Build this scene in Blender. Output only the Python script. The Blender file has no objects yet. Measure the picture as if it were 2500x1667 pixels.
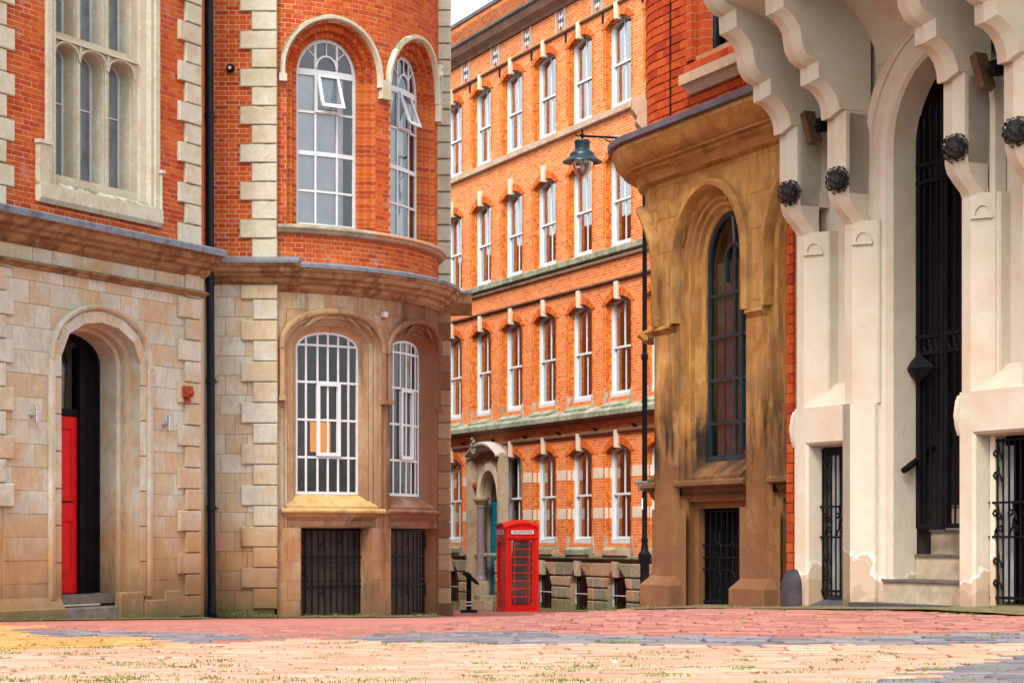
import bpy, math, random
from mathutils import Matrix, Vector
rnd = random.Random(11)
sc = bpy.context.scene
R = math.radians
# ------------------------------------------------------------------ camera, world, sun, exposure
F, CX, HY = 5000.0, 1250.0, 1315.0          # focal length, principal column and horizon row of the 2500 px wide photograph
cam_d = bpy.data.cameras.new('camera'); cam = bpy.data.objects.new('camera', cam_d)
sc.collection.objects.link(cam); sc.camera = cam
cam.location = (0, 0, 0); cam.rotation_euler = (R(90), 0, 0)
cam_d.sensor_width = 36; cam_d.lens = 72; cam_d.shift_y = (HY-833.5)/2500
cam_d.clip_start = .1; cam_d.clip_end = 2000
world = bpy.data.worlds.new('World'); sc.world = world; world.use_nodes = True
wn = world.node_tree.nodes; wl = world.node_tree.links
bg = wn['Background']; sky = wn.new('ShaderNodeTexSky'); sky.sky_type = 'NISHITA'
SUN_EL, SUN_ROT = 54, 206
sky.sun_disc = False; sky.sun_elevation = R(SUN_EL); sky.sun_rotation = R(SUN_ROT)
sky.air_density = 1.3; sky.dust_density = 2.0; sky.ozone_density = .6
hsv = wn.new('ShaderNodeHueSaturation'); hsv.inputs['Saturation'].default_value = .28
wl.new(sky.outputs[0], hsv.inputs['Color']); wl.new(hsv.outputs[0], bg.inputs['Color'])
bg.inputs['Strength'].default_value = .10
sd = bpy.data.lights.new('sun', 'SUN'); sd.energy = 1.5; sd.angle = R(28); sd.color = (1, .94, .86)
sun = bpy.data.objects.new('sun', sd); sc.collection.objects.link(sun)
_sv = Vector((math.sin(R(SUN_ROT))*math.cos(R(SUN_EL)), math.cos(R(SUN_ROT))*math.cos(R(SUN_EL)), math.sin(R(SUN_EL))))
sun.rotation_euler = _sv.to_track_quat('Z', 'Y').to_euler(); sun.location = (0, -5, 30)
sc.view_settings.view_transform = 'Standard'; sc.view_settings.look = 'None'
sc.cycles.diffuse_bounces = 1; sc.cycles.max_bounces = 8
sc.view_settings.gamma = 1; sc.view_settings.exposure = 1.55
try: sc.view_settings.use_curve_mapping = False
except Exception: pass

# ------------------------------------------------------------------ pixel readings of the photograph: crops to full pixels
def c1(x, y): return (x/2.45, y/2.45)
def c2(x, y): return (480+x/2.45, y/2.45)
def c3(x, y): return (x/2.45, 500+y/2.45)
def cL(x, y): return (x/2.45, 1027+y/2.45)
def b2(x, y): return (480+x/2.45, 560+y/2.45)
def b3(x, y): return (480+x/2.45, 1027+y/2.45)
def g1(x, y): return (1060+x/2.904, y/2.904)
def g2(x, y): return (1060+x/2.904, 520+y/2.904)
def g3(x, y): return (1060+x/2.904, 1000+y/2.904)
def e1(x, y): return (1480+x/2.904, y/2.904)
def e2(x, y): return (1480+x/2.904, 440+y/2.904)
def e3(x, y): return (1480+x/2.904, 980+y/2.904)
def d1(x, y): return (1900+x/2.613, y/2.613)
def d2(x, y): return (1900+x/2.613, 500+y/2.613)
def d3(x, y): return (1900+x/2.613, 1000+y/2.613)

# ------------------------------------------------------------------ frames: u along the wall, d into the wall, z up
class Fr:
    curved = False
    def __init__(s, x, Z, xv=None):
        s.O = Vector(((x-CX)/F*Z, Z, 0))
        u = Vector((1, 0, 0)) if xv is None else Vector((xv-CX, F, 0)).normalized()
        if u.x < 0: u = -u
        s.U = u; s.D = Vector((-u.y, u.x, 0))
    def at(s, u, d, z): return s.O + s.U*u + s.D*d + Vector((0, 0, z))
    def p(s, xy, d=0):
        r = Vector(((xy[0]-CX)/F, 1, (HY-xy[1])/F))
        o = s.O + s.D*d
        t = o.dot(s.D)/r.dot(s.D)
        w = r*t
        return ((w-o).dot(s.U), w.z)
    def rot(s, u=0): return math.atan2(s.U.y, s.U.x)
    def uat(s, u, xy):          # (d, z) where the ray meets the plane u = const
        r = Vector(((xy[0]-CX)/F, 1, (HY-xy[1])/F))
        t = (s.O.dot(s.U)+u)/r.dot(s.U); w = r*t
        return ((w-s.O).dot(s.D), w.z)
class Cyl:
    curved = True
    def __init__(s, cx, cy, rad): s.C = Vector((cx, cy, 0)); s.R = rad
    def at(s, u, d, z):
        a = u/s.R; r = s.R-d
        return s.C + Vector((math.sin(a)*r, -math.cos(a)*r, z))
    def p(s, xy, d=0):
        dx, dz = (xy[0]-CX)/F, (HY-xy[1])/F; r = s.R-d
        A = dx*dx+1; B = -2*(dx*s.C.x+s.C.y); c = s.C.x**2+s.C.y**2-r*r
        q = B*B-4*A*c
        t = (-B-math.sqrt(max(q, 0)))/(2*A)
        return (math.atan2(dx*t-s.C.x, s.C.y-t)*s.R, dz*t)
    def rot(s, u=0): return u/s.R
class Corner(Fr):               # straight wall whose left end turns away on a round corner
    curved = True
    def __init__(s, x, Z, xv, u0, rad):
        super().__init__(x, Z, xv); s.u0 = u0; s.r = rad
    def at(s, u, d, z):
        if u >= s.u0: return Fr.at(s, u, d, z)
        a = (s.u0-u)/s.r
        c = s.O + s.U*s.u0 + s.D*s.r
        return c - s.U*math.sin(a)*(s.r-d) - s.D*math.cos(a)*(s.r-d) + Vector((0, 0, z))
    def rot(s, u=0):
        b = math.atan2(s.U.y, s.U.x)
        return b if u >= s.u0 else b-(s.u0-u)/s.r

# ------------------------------------------------------------------ openings
class Op:
    def __init__(s, uc, hw, zb, zs, rise, kind='e', pw=2.0):
        s.uc, s.hw, s.zb, s.zs, s.rise, s.kind, s.pw = uc, hw, zb, zs, rise, kind, pw
    def ex(s, e, zb=None):
        if s.rise <= 0: return Op(s.uc, s.hw+e, s.zb-(0) if zb is None else zb, s.zs+e, 0)
        if s.kind == 'p':
            a, H = s.hw, s.rise; r = (a*a+H*H)/(2*a); c = r-a
            n = Op(s.uc, a+e, s.zb if zb is None else zb, s.zs, math.sqrt(max((r+e)**2-c*c, 1e-4)), 'p')
        elif s.kind == 's':
            n = Op(s.uc, s.hw+e, s.zb if zb is None else zb, s.zs, s.rise+e, 's'); n.pw = s.pw
        else:
            n = Op(s.uc, s.hw+e, s.zb if zb is None else zb, s.zs, s.rise+e, s.kind, s.pw)
        return n
    def w(s, z):
        if z <= s.zs: return s.hw
        t = z-s.zs
        if s.rise <= 0 or t > s.rise+1e-7: return None
        if s.kind == 'p':
            a, H = s.hw, s.rise; r = (a*a+H*H)/(2*a)
            return max(math.sqrt(max(r*r-t*t, 0))-(r-a), 0)
        if s.kind == 's':       # segmental: flat arc that meets the jambs at an angle
            a, H = s.hw, s.rise; r = (a*a+H*H)/(2*H)
            return math.sqrt(max(r*r-(r-H+t)**2, 0))
        return s.hw*max(1-(t/s.rise)**s.pw, 0)**(1/s.pw)
    def span(s, z):
        if z < s.zb-1e-6 or z > s.zs+max(s.rise, 0)+1e-6: return None
        w = s.w(min(z, s.zs+s.rise))
        return None if w is None else (s.uc-w, s.uc+w)
    def zl(s, n=8):
        return [s.zb, s.zs] + ([s.zs+s.rise*math.sin(math.pi/2*i/n) for i in range(1, n+1)] if s.rise > 0 else [])
    def outline(s, n=10, zb=None):
        zb = s.zb if zb is None else zb
        if s.rise <= 0: return [(s.uc-s.hw, zb), (s.uc-s.hw, s.zs), (s.uc+s.hw, s.zs), (s.uc+s.hw, zb)]
        L = [(s.uc-s.hw, zb)]
        for i in range(n+1):
            z = s.zs+s.rise*math.sin(math.pi/2*i/n); L.append((s.uc-s.w(z), z))
        return L + [(2*s.uc-u, z) for u, z in reversed(L[:-1])]

# ------------------------------------------------------------------ mesh builder in (u, d, z)
class MB:
    def __init__(s): s.v = []; s.f = []
    def add(s, vs, fs):
        o = len(s.v); s.v += vs; s.f += [tuple(i+o for i in f) for f in fs]
    def box(s, u0, u1, z0, z1, d0, d1, seg=1):
        vs = []; fs = []
        for i in range(seg+1):
            u = u0+(u1-u0)*i/seg
            vs += [(u, d0, z0), (u, d1, z0), (u, d1, z1), (u, d0, z1)]
        for i in range(seg):
            a = 4*i; b = a+4
            fs += [(a, b, b+3, a+3), (a+1, a+2, b+2, b+1), (a, a+1, b+1, b), (a+3, b+3, b+2, a+2)]
        e = 4*seg
        fs += [(0, 3, 2, 1), (e, e+1, e+2, e+3)]
        s.add(vs, fs); return s
    def quadprism(s, ub0, ub1, ut0, ut1, z0, z1, d0, d1, b=0):     # trapezoid block, chamfered front edge b
        P = [(ub0, z0), (ub1, z0), (ut1, z1), (ut0, z1)]
        if b:
            Q = [(ub0+b, z0+b), (max(ub1-b, ub0+b), z0+b), (max(ut1-b, ut0+b), z1-b), (ut0+b, z1-b)]
            vs = [(u, d0, z) for u, z in Q] + [(u, d0+b, z) for u, z in P] + [(u, d1, z) for u, z in P]
            fs = [(0, 1, 2, 3)]
            for i in range(4):
                j = (i+1) % 4
                fs += [(4+i, 4+j, j, i), (8+i, 8+j, 4+j, 4+i)]
        else:
            vs = [(u, d0, z) for u, z in P] + [(u, d1, z) for u, z in P]
            fs = [(0, 1, 2, 3)] + [(4+i, 4+(i+1) % 4, (i+1) % 4, i) for i in range(4)]
        s.add(vs, fs); return s
    def extrude(s, prof, u0, u1, seg=1, cap=True, closed=True):    # prof [(d,z)] counter-clockwise seen along +u
        n = len(prof); vs = []; fs = []
        for i in range(seg+1):
            u = u0+(u1-u0)*i/seg; vs += [(u, d, z) for d, z in prof]
        for i in range(seg):
            for j in range(n if closed else n-1):
                k = (j+1) % n; fs.append((i*n+j, (i+1)*n+j, (i+1)*n+k, i*n+k))
        if cap and closed: fs += [tuple(range(n))[::-1], tuple(seg*n+j for j in range(n))]
        s.add(vs, fs); return s
    def prism(s, poly, z0, z1, top=None):                          # plan polygon [(u,d)]
        n = len(poly); top = top or poly
        s.add([(u, d, z0) for u, d in poly]+[(u, d, z1) for u, d in top],
              [tuple(range(n))[::-1], tuple(range(n, 2*n))]+[(i, (i+1) % n, n+(i+1) % n, n+i) for i in range(n)]); return s
    def sweep(s, op, prof, n=10, zb=None, closed=False):           # prof [(e,d)] or [(e,d,zb)]
        rings = []
        for q in prof:
            o = op.ex(q[0]); z = q[2] if len(q) > 2 else zb
            rings.append([(u, q[1], zz) for u, zz in o.outline(n, z)])
        m = len(rings[0]); vs = [p for r in rings for p in r]; fs = []
        K = len(rings)
        for i in range(K if closed else K-1):
            j = (i+1) % K
            for k in range(m-1): fs.append((i*m+k, i*m+k+1, j*m+k+1, j*m+k))
        if closed: fs += [tuple(i*m for i in range(K)), tuple(i*m+m-1 for i in reversed(range(K)))]
        s.add(vs, fs); return s
    def arcband(s, op, e0, e1, d0, d1, n=12, za=None):             # solid arch band, arch part only
        r = []
        for e, d in ((e0, d0), (e1, d0), (e1, d1), (e0, d1)):
            o = op.ex(e).outline(n); r.append([(u, d, z) for u, z in o[1:-1]])
        m = len(r[0]); vs = [p for q in r for p in q]; fs = []
        for i in range(4):
            j = (i+1) % 4
            for k in range(m-1): fs.append((i*m+k, i*m+k+1, j*m+k+1, j*m+k))
        fs += [tuple(i*m for i in range(4)), tuple(i*m+m-1 for i in reversed(range(4)))]
        s.add(vs, fs); return s
    def voussoirs(s, op, e0, e1, d0, d1, step, gap=.008, jit=.004):
        A = op.ex(e0); B = op.ex(e1); N = 60
        a = A.outline(N)[1:-1]; b = B.outline(N)[1:-1]
        L = [0]
        for i in range(len(a)-1): L.append(L[-1]+math.dist(b[i], b[i+1]))
        n = max(3, round(L[-1]/step))
        def at(path, l):
            for i in range(len(L)-1):
                if l <= L[i+1] or i == len(L)-2:
                    t = (l-L[i])/max(L[i+1]-L[i], 1e-9); t = min(max(t, 0), 1)
                    return (path[i][0]*(1-t)+path[i+1][0]*t, path[i][1]*(1-t)+path[i+1][1]*t)
        for i in range(n):
            l0 = L[-1]*i/n+gap/2; l1 = L[-1]*(i+1)/n-gap/2; dd = d0+rnd.uniform(-jit, jit)
            P = [at(a, l0), at(b, l0), at(b, l1), at(a, l1)]
            s.add([(u, dd, z) for u, z in P]+[(u, d1, z) for u, z in P],
                  [(0, 1, 2, 3)]+[(i, (i+1) % 4, 4+(i+1) % 4, 4+i) for i in range(4)])
        return s
    def sheet(s, u0, u1, z0, z1, ops, d, maxu=None, zmax=3.0, n=8):
        zs = {z0, z1}
        for o in ops: zs |= {min(max(z, z0), z1) for z in o.zl(n)}
        zs = sorted(zs); Z = [zs[0]]
        for z in zs[1:]:
            if z-Z[-1] > 1e-4: Z.append(z)
        for a, b in zip(Z, Z[1:]):
            e = 1e-5; cuts = []
            for o in ops:
                sa, sb = o.span(a+e), o.span(b-e)
                if sa and not sb: sb = (o.uc, o.uc)
                if sb and not sa: sa = (o.uc, o.uc)
                if sa and sb: cuts.append((sa, sb))
            cuts.sort(key=lambda c: c[0][0]); la, lb = u0, u0
            for (a0, a1), (c0, c1_) in cuts + [((u1, u1), (u1, u1))]:
                if a0 > la+1e-5 or c0 > lb+1e-5:
                    k = 1 if not maxu else max(1, math.ceil((max(a0, c0)-min(la, lb))/maxu))
                    for i in range(k):
                        f, g = i/k, (i+1)/k
                        s.add([(la+(a0-la)*f, d, a), (la+(a0-la)*g, d, a), (lb+(c0-lb)*g, d, b), (lb+(c0-lb)*f, d, b)], [(0, 1, 2, 3)])
                la, lb = max(la, a1), max(lb, c1_)
        return s
    def cell(s, op, u0, u1, z0, z1, d, n=8, th=0):                 # pane clipped by the opening
        zs = sorted({z0, z1} | {z for z in op.zl(n) if z0 < z < z1})
        for a, b in zip(zs, zs[1:]):
            sa, sb = op.span(a+1e-5), op.span(b-1e-5)
            if not sa or not sb: continue
            A = (max(u0, sa[0]), min(u1, sa[1])); B = (max(u0, sb[0]), min(u1, sb[1]))
            if A[1] <= A[0] and B[1] <= B[0]: continue
            if A[1] < A[0]: A = ((A[0]+A[1])/2,)*2
            if B[1] < B[0]: B = ((B[0]+B[1])/2,)*2
            s.add([(A[0], d, a), (A[1], d, a), (B[1], d, b), (B[0], d, b)], [(0, 1, 2, 3)])
        return s
    def tube(s, pts, r, n=8):
        rings = []
        for i, p in enumerate(pts):
            p = Vector(p); a = Vector(pts[max(i-1, 0)]); b = Vector(pts[min(i+1, len(pts)-1)])
            t = (b-a).normalized(); x = t.orthogonal().normalized(); 
            x = (Vector((0, 0, 1)).cross(t) if abs(t.z) < .95 else Vector((1, 0, 0)).cross(t)).normalized(); y = t.cross(x)
            rr = r[i] if isinstance(r, (list, tuple)) else r
            rings.append([tuple(p+x*math.cos(2*math.pi*k/n)*rr+y*math.sin(2*math.pi*k/n)*rr) for k in range(n)])
        vs = [v for q in rings for v in q]; fs = []
        for i in range(len(rings)-1):
            for k in range(n): fs.append((i*n+k, i*n+(k+1) % n, (i+1)*n+(k+1) % n, (i+1)*n+k))
        fs += [tuple(range(n))[::-1], tuple((len(rings)-1)*n+k for k in range(n))]
        s.add(vs, fs); return s
    def lathe(s, c, prof, n=20):                                    # prof [(r,z)]
        vs = [(c[0]+math.cos(2*math.pi*k/n)*r, c[1]+math.sin(2*math.pi*k/n)*r, c[2]+z) for r, z in prof for k in range(n)]
        m = len(prof)
        fs = [(i*n+k, i*n+(k+1) % n, (i+1)*n+(k+1) % n, (i+1)*n+k) for i in range(m-1) for k in range(n)]
        fs += [tuple(range(n))[::-1], tuple((m-1)*n+k for k in range(n))]
        s.add(vs, fs); return s
    def room(s, u0, u1, z0, z1, d0, d1):
        vs = [(u, d, z) for d in (d0, d1) for u, z in ((u0, z0), (u1, z0), (u1, z1), (u0, z1))]
        s.add(vs, [(4, 5, 6, 7), (0, 1, 5, 4), (1, 2, 6, 5), (2, 3, 7, 6), (3, 0, 4, 7)]); return s

WL = {}
def reg(o, w, parent):
    o.location = w - (WL[parent.name] if parent else Vector((0, 0, 0)))
    o.parent = parent; WL[o.name] = w
    sc.collection.objects.link(o); return o
def build(name, mb, m, parent=None, fr=None, smooth=False, label=None, origin=None, umax=None):
    if umax is not None:          # keep only what lies left of umax
        mb.f = [f for f in mb.f if min(mb.v[i][0] for i in f) < umax]
        use = sorted({i for f in mb.f for i in f}); mp = {i: k for k, i in enumerate(use)}
        mb.v = [(min(mb.v[i][0], umax),)+tuple(mb.v[i][1:]) for i in use]; mb.f = [tuple(mp[i] for i in f) for f in mb.f]
    if not mb.v: return None
    V = [fr.at(*v) for v in mb.v] if fr else [Vector(v) for v in mb.v]
    if origin is None:
        lo = Vector([min(v[i] for v in V) for i in range(3)]); hi = Vector([max(v[i] for v in V) for i in range(3)])
        origin = (lo+hi)/2; origin.z = lo.z
    me = bpy.data.meshes.new(name)
    me.from_pydata([v-origin for v in V], [], mb.f)
    uv = me.uv_layers.new(name='UVMap')
    L = [(v[0]+v[1], v[2]) for v in mb.v]
    li = [0]*len(me.loops); me.loops.foreach_get('vertex_index', li)
    fl = []
    for i in li: fl += L[i]
    uv.data.foreach_set('uv', fl)
    me.materials.append(m)
    if smooth:
        me.polygons.foreach_set('use_smooth', [True]*len(me.polygons))
        me.set_sharp_from_angle(angle=R(smooth if smooth is not True else 35))
    me.update()
    o = bpy.data.objects.new(name, me)
    if label: o['label'] = label
    return reg(o, origin, parent)
def thing(name, label, cat, w, group=None):
    o = bpy.data.objects.new(name, None); o.empty_display_size = .2
    o['label'] = label; o['category'] = cat
    if group: o['group'] = group
    return reg(o, Vector(w), None)
def tag(o, label, cat, group=None):
    o['label'] = label; o['category'] = cat
    if group: o['group'] = group
    return o
def kind(o, k): o['kind'] = k; return o
def copytree(o, dw, parent=None, kids=None):
    c = o.copy(); reg(c, WL[o.name]+dw, parent)
    for ch in kids[o.name] if kids and o.name in kids else []: copytree(ch, dw, c, kids)
    return c
def kidmap():
    k = {}
    for o in sc.objects:
        if o.parent: k.setdefault(o.parent.name, []).append(o)
    return k

# ------------------------------------------------------------------ materials
def mat(name, cols, rough=.8, piece=.0, scale=1.5, fine=.18, bump=.25, bs=40, spec=.3, metal=0, stains=(), brick=None, vstretch=1):
    """cols: list of colours blended by noise (or picked per piece when piece > .5)"""
    m = bpy.data.materials.new(name); m.use_nodes = True; nt = m.node_tree; N = nt.nodes; Lk = nt.links
    b = N['Principled BSDF']; b.inputs['Metallic'].default_value = metal
    b.inputs['Specular IOR Level'].default_value = spec
    def nn(t, **k):
        n = N.new(t)
        for a, v in k.items():
            if a in n.inputs: n.inputs[a].default_value = v
            else: setattr(n, a, v)
        return n
    geo = nn('ShaderNodeNewGeometry'); oi = nn('ShaderNodeObjectInfo')
    def mth(op, a, bb=None, clamp=False):
        n = nn('ShaderNodeMath', operation=op); n.use_clamp = clamp
        for i, q in enumerate((a, bb)):
            if q is None: continue
            if isinstance(q, (int, float)): n.inputs[i].default_value = q
            else: Lk.new(q, n.inputs[i])
        return n.outputs[0]
    def pos(sv=(1, 1, 1)):
        mp = nn('ShaderNodeMapping'); mp.inputs['Scale'].default_value = sv; Lk.new(geo.outputs['Position'], mp.inputs['Vector']); return mp.outputs[0]
    def noise(sv, sca, det=6, ro=.6):
        n = nn('ShaderNodeTexNoise'); n.inputs['Scale'].default_value = sca; n.inputs['Detail'].default_value = det; n.inputs['Roughness'].default_value = ro
        Lk.new(pos(sv), n.inputs['Vector']); return n.outputs['Fac']
    def ramp(fac, stops, interp='LINEAR'):
        r = nn('ShaderNodeValToRGB'); r.color_ramp.interpolation = interp; e = r.color_ramp.elements
        while len(e) < len(stops): e.new(.5)
        for q, (p_, c) in zip(e, stops): q.position = p_; q.color = (*c, 1)
        Lk.new(fac, r.inputs[0]); return r.outputs[0]
    def mix(fac, a, c, mode='MIX'):
        n = nn('ShaderNodeMix'); n.data_type = 'RGBA'; n.blend_type = mode
        for i, q in ((0, fac), (6, a), (7, c)):
            if isinstance(q, (int, float)): n.inputs[i].default_value = q
            elif isinstance(q, tuple): n.inputs[i].default_value = (*q, 1)
            else: Lk.new(q, n.inputs[i])
        return n.outputs[2]
    rand = mth('FRACT', mth('ADD', oi.outputs['Random'], geo.outputs['Random Per Island']))
    big = noise((1, 1, 1), scale)
    if piece > .5:
        st = [(i/len(cols), c) for i, c in enumerate(cols)]
        col = ramp(rand, st, 'CONSTANT')
    else:
        lo, hi = .32, .68
        fac = big if piece == 0 else mth('ADD', big, mth('MULTIPLY', mth('SUBTRACT', rand, .5), piece))
        col = ramp(fac, [(lo+(hi-lo)*i/max(len(cols)-1, 1), c) for i, c in enumerate(cols)]) if len(cols) > 1 else ramp(fac, [(0, cols[0]), (1, cols[0])])
    mort = None
    if brick:
        uvn = nn('ShaderNodeUVMap'); bt = nn('ShaderNodeTexBrick'); Lk.new(uvn.outputs[0], bt.inputs['Vector'])
        bt.inputs['Scale'].default_value = 1; bt.inputs['Brick Width'].default_value = brick['w']; bt.inputs['Row Height'].default_value = brick['h']
        bt.inputs['Mortar Size'].default_value = brick.get('m', .006); bt.inputs['Mortar Smooth'].default_value = .3; bt.inputs['Bias'].default_value = 0
        bt.inputs['Color1'].default_value = (0, 0, 0, 1); bt.inputs['Color2'].default_value = (1, 1, 1, 1); bt.inputs['Mortar'].default_value = (.5, .5, .5, 1)
        k = brick['cols']; col = ramp(bt.outputs['Color'], [(i/max(len(k)-1, 1), c) for i, c in enumerate(k)])
        mort = bt.outputs['Fac']; col = mix(mort, col, brick['mortar'])
    if fine:
        fn = noise((1, 1, 1/vstretch), bs*.35, 5, .7)
        col = mix(1.0, col, ramp(fn, [(.3, (1-fine,)*3), (.7, (1+fine*.4,)*3)]), 'MULTIPLY')
    for s_ in stains:
        md = s_[0]; c = s_[1]
        if md == 'low':        # below z top, fading
            _, _, top, fade, sca, amt = s_
            zz = nn('ShaderNodeSeparateXYZ'); Lk.new(geo.outputs['Position'], zz.inputs[0])
            nv = mth('MULTIPLY', mth('SUBTRACT', noise((1, 1, .5), sca), .5), fade*2.4)
            mk_ = mth('MULTIPLY', mth('DIVIDE', mth('SUBTRACT', mth('ADD', nv, top), zz.outputs[2]), fade, True), amt)
        elif md == 'flake':    # sharp-edged loss below a ragged line
            _, _, top, amp, sca, amt = s_
            zz = nn('ShaderNodeSeparateXYZ'); Lk.new(geo.outputs['Position'], zz.inputs[0])
            nv = mth('MULTIPLY', mth('SUBTRACT', noise((1, 1, .8), sca, 5, .6), .5), amp)
            mk_ = mth('MULTIPLY', mth('MULTIPLY', mth('SUBTRACT', mth('ADD', nv, top), zz.outputs[2]), 40, True), amt)
        elif md == 'band':     # streaky soot between two heights
            _, _, z0_, z1_, sca, th, amt = s_
            zz = nn('ShaderNodeSeparateXYZ'); Lk.new(geo.outputs['Position'], zz.inputs[0])
            lo_ = mth('MULTIPLY', mth('SUBTRACT', zz.outputs[2], z0_), 2.2, True); hi_ = mth('MULTIPLY', mth('SUBTRACT', z1_, zz.outputs[2]), 1.6, True)
            st_ = mth('MULTIPLY', mth('SUBTRACT', noise((1, 1, .22), sca, 6, .65), th), 9, True)
            mk_ = mth('MULTIPLY', mth('MULTIPLY', mth('MULTIPLY', lo_, hi_), st_), amt)
        elif md == 'patch':
            _, _, sca, th, amt = s_
            mk_ = mth('MULTIPLY', mth('MULTIPLY', mth('SUBTRACT', noise((1, 1, 1), sca, 7, .65), th), 9, True), amt)
        elif md == 'streak':
            _, _, sca, th, amt = s_
            mk_ = mth('MULTIPLY', mth('MULTIPLY', mth('SUBTRACT', noise((1, 1, .12), sca, 6, .65), th), 8, True), amt)
        elif md == 'top':      # lichen on upward faces
            _, _, sca, th, amt = s_
            nz = nn('ShaderNodeSeparateXYZ'); Lk.new(geo.outputs['Normal'], nz.inputs[0])
            mk_ = mth('MULTIPLY', mth('MULTIPLY', mth('SUBTRACT', noise((1, 1, 1), sca), th), 6, True), mth('MULTIPLY', mth('MULTIPLY', nz.outputs[2], 2, True), amt))
        elif md == 'right':    # brown soot in a band of x (world) with noise
            _, _, x0, x1, sca, amt = s_
            xx = nn('ShaderNodeSeparateXYZ'); Lk.new(geo.outputs['Position'], xx.inputs[0])
            nv = mth('MULTIPLY', mth('SUBTRACT', noise((1, 1, .4), sca), .5), (x1-x0)*1.6)
            mk_ = mth('MULTIPLY', mth('DIVIDE', mth('SUBTRACT', mth('ADD', xx.outputs[0], nv), x0), x1-x0, True), amt)
        col = mix(mk_, col, c)
    Lk.new(col, b.inputs['Base Color'])
    rn = ramp(noise((1, 1, 1), bs*.5, 4), [(.3, (max(rough-.12, 0),)*3), (.7, (min(rough+.1, 1),)*3)])
    Lk.new(rn, b.inputs['Roughness'])
    if bump:
        bp = nn('ShaderNodeBump'); bp.inputs['Strength'].default_value = bump; bp.inputs['Distance'].default_value = .02
        h = noise((1, 1, 1), bs, 6, .7)
        h2 = noise((1, 1, 1), bs*.12, 3, .5)
        hh = mth('ADD', h, mth('MULTIPLY', h2, 1.5))
        if mort is not None: hh = mth('SUBTRACT', hh, mth('MULTIPLY', mort, 1.2))
        Lk.new(hh, bp.inputs['Height']); Lk.new(bp.outputs[0], b.inputs['Normal'])
    return m
def glass(name, tint=(.9, .93, .94), base=.08, rough=.03, wob=.02):
    m = bpy.data.materials.new(name); m.use_nodes = True; nt = m.node_tree; N = nt.nodes
    N.remove(N['Principled BSDF']); b = N.new('ShaderNodeBsdfGlossy'); b.inputs['Color'].default_value = (.95, .97, 1, 1); b.inputs['Roughness'].default_value = rough
    tr = N.new('ShaderNodeBsdfTransparent'); tr.inputs[0].default_value = (*tint, 1); mx = N.new('ShaderNodeMixShader'); fr = N.new('ShaderNodeFresnel'); fr.inputs[0].default_value = 1.5
    ad = N.new('ShaderNodeMath'); ad.operation = 'ADD'; ad.use_clamp = True; ad.inputs[1].default_value = base
    nz = N.new('ShaderNodeTexNoise'); nz.inputs['Scale'].default_value = 1.7; bp = N.new('ShaderNodeBump'); bp.inputs['Strength'].default_value = wob; bp.inputs['Distance'].default_value = .3
    gp = N.new('ShaderNodeNewGeometry'); nt.links.new(gp.outputs['Position'], nz.inputs['Vector'])
    nt.links.new(nz.outputs[0], bp.inputs['Height']); nt.links.new(bp.outputs[0], b.inputs['Normal'])
    nt.links.new(fr.outputs[0], ad.inputs[0]); nt.links.new(ad.outputs[0], mx.inputs[0])
    nt.links.new(tr.outputs[0], mx.inputs[1]); nt.links.new(b.outputs[0], mx.inputs[2])
    nt.links.new(mx.outputs[0], N['Material Output'].inputs['Surface']); return m

ORB = [(.58, .090, .010), (.62, .11, .014), (.52, .070, .009), (.66, .14, .020), (.46, .055, .009), (.60, .10, .013), (.55, .08, .010), (.63, .12, .016)]
M = {}
M['brick'] = mat('orange_red_brick', ORB, .85, 1, stains=[('patch', (.55, .30, .26), 3.0, .60, .55)], bump=.35, bs=60)
M['brickt'] = mat('orange_tower_brick', [(.66, .13, .014), (.70, .17, .02), (.58, .10, .012), (.72, .2, .03), (.45, .06, .012), (.66, .15, .02), (.62, .12, .016)], .85, 1, stains=[('patch', (.6, .32, .2), 2.6, .66, .35)], bump=.35, bs=60)
M['mortar'] = mat('pale_mortar', [(.76, .42, .24), (.82, .56, .40)], .95, bs=80, bump=.2)
M['stoneU'] = mat('cream_dressed_stone', [(.60, .55, .40), (.68, .64, .50), (.58, .50, .34)], .85, .25, 2.0, .16, .3, 45,
    stains=[('streak', (.62, .33, .14), 1.6, .58, .55), ('patch', (.38, .34, .27), 5, .62, .5), ('top', (.13, .16, .08), 6, .42, .9)])
M['stoneL'] = mat('weathered_ashlar_stone', [(.61, .50, .33), (.66, .61, .48), (.67, .65, .55), (.59, .57, .46), (.61, .46, .29)], .88, .5, 1.1, .2, .45, 40, vstretch=2,
    stains=[('patch', (.58, .30, .13), 1.1, .56, .45), ('streak', (.46, .33, .2), 3, .60, .6), ('low', (.46, .22, .06), .75, .9, .9, .7), ('low', (.22, .13, .06), -.30, .5, 1.5, .75), ('low', (.11, .12, .04), -.90, .25, 2.2, .8), ('patch', (.62, .62, .60), 2.3, .66, .5), ('band', (.10, .06, .04), -1.4, .6, 2.5, .60, .7)])
M['stoneT'] = mat('brown_stained_ashlar', [(.56, .41, .23), (.62, .52, .36), (.48, .29, .15), (.54, .36, .19)], .88, .45, 1.0, .22, .5, 40, vstretch=2,
    stains=[('patch', (.40, .14, .06), 1.0, .54, .55), ('right', (.19, .065, .032), -2.9, -1.7, 1.2, .92), ('streak', (.05, .03, .022), 2.4, .565, .7), ('low', (.34, .155, .055), .5, 1.2, .9, .6), ('low', (.15, .085, .05), -.5, .7, 1.5, .7), ('patch', (.58, .50, .38), 1.4, .63, .7), ('band', (.06, .035, .025), -1.3, .9, 2.2, .55, .75)])
M['cornice'] = mat('soot_stained_moulding', [(.30, .16, .06), (.42, .26, .12), (.20, .09, .035), (.5, .34, .18)], .85, .1, 1.8, .25, .4, 35, stains=[('patch', (.10, .055, .03), 2.2, .56, .6)])
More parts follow.
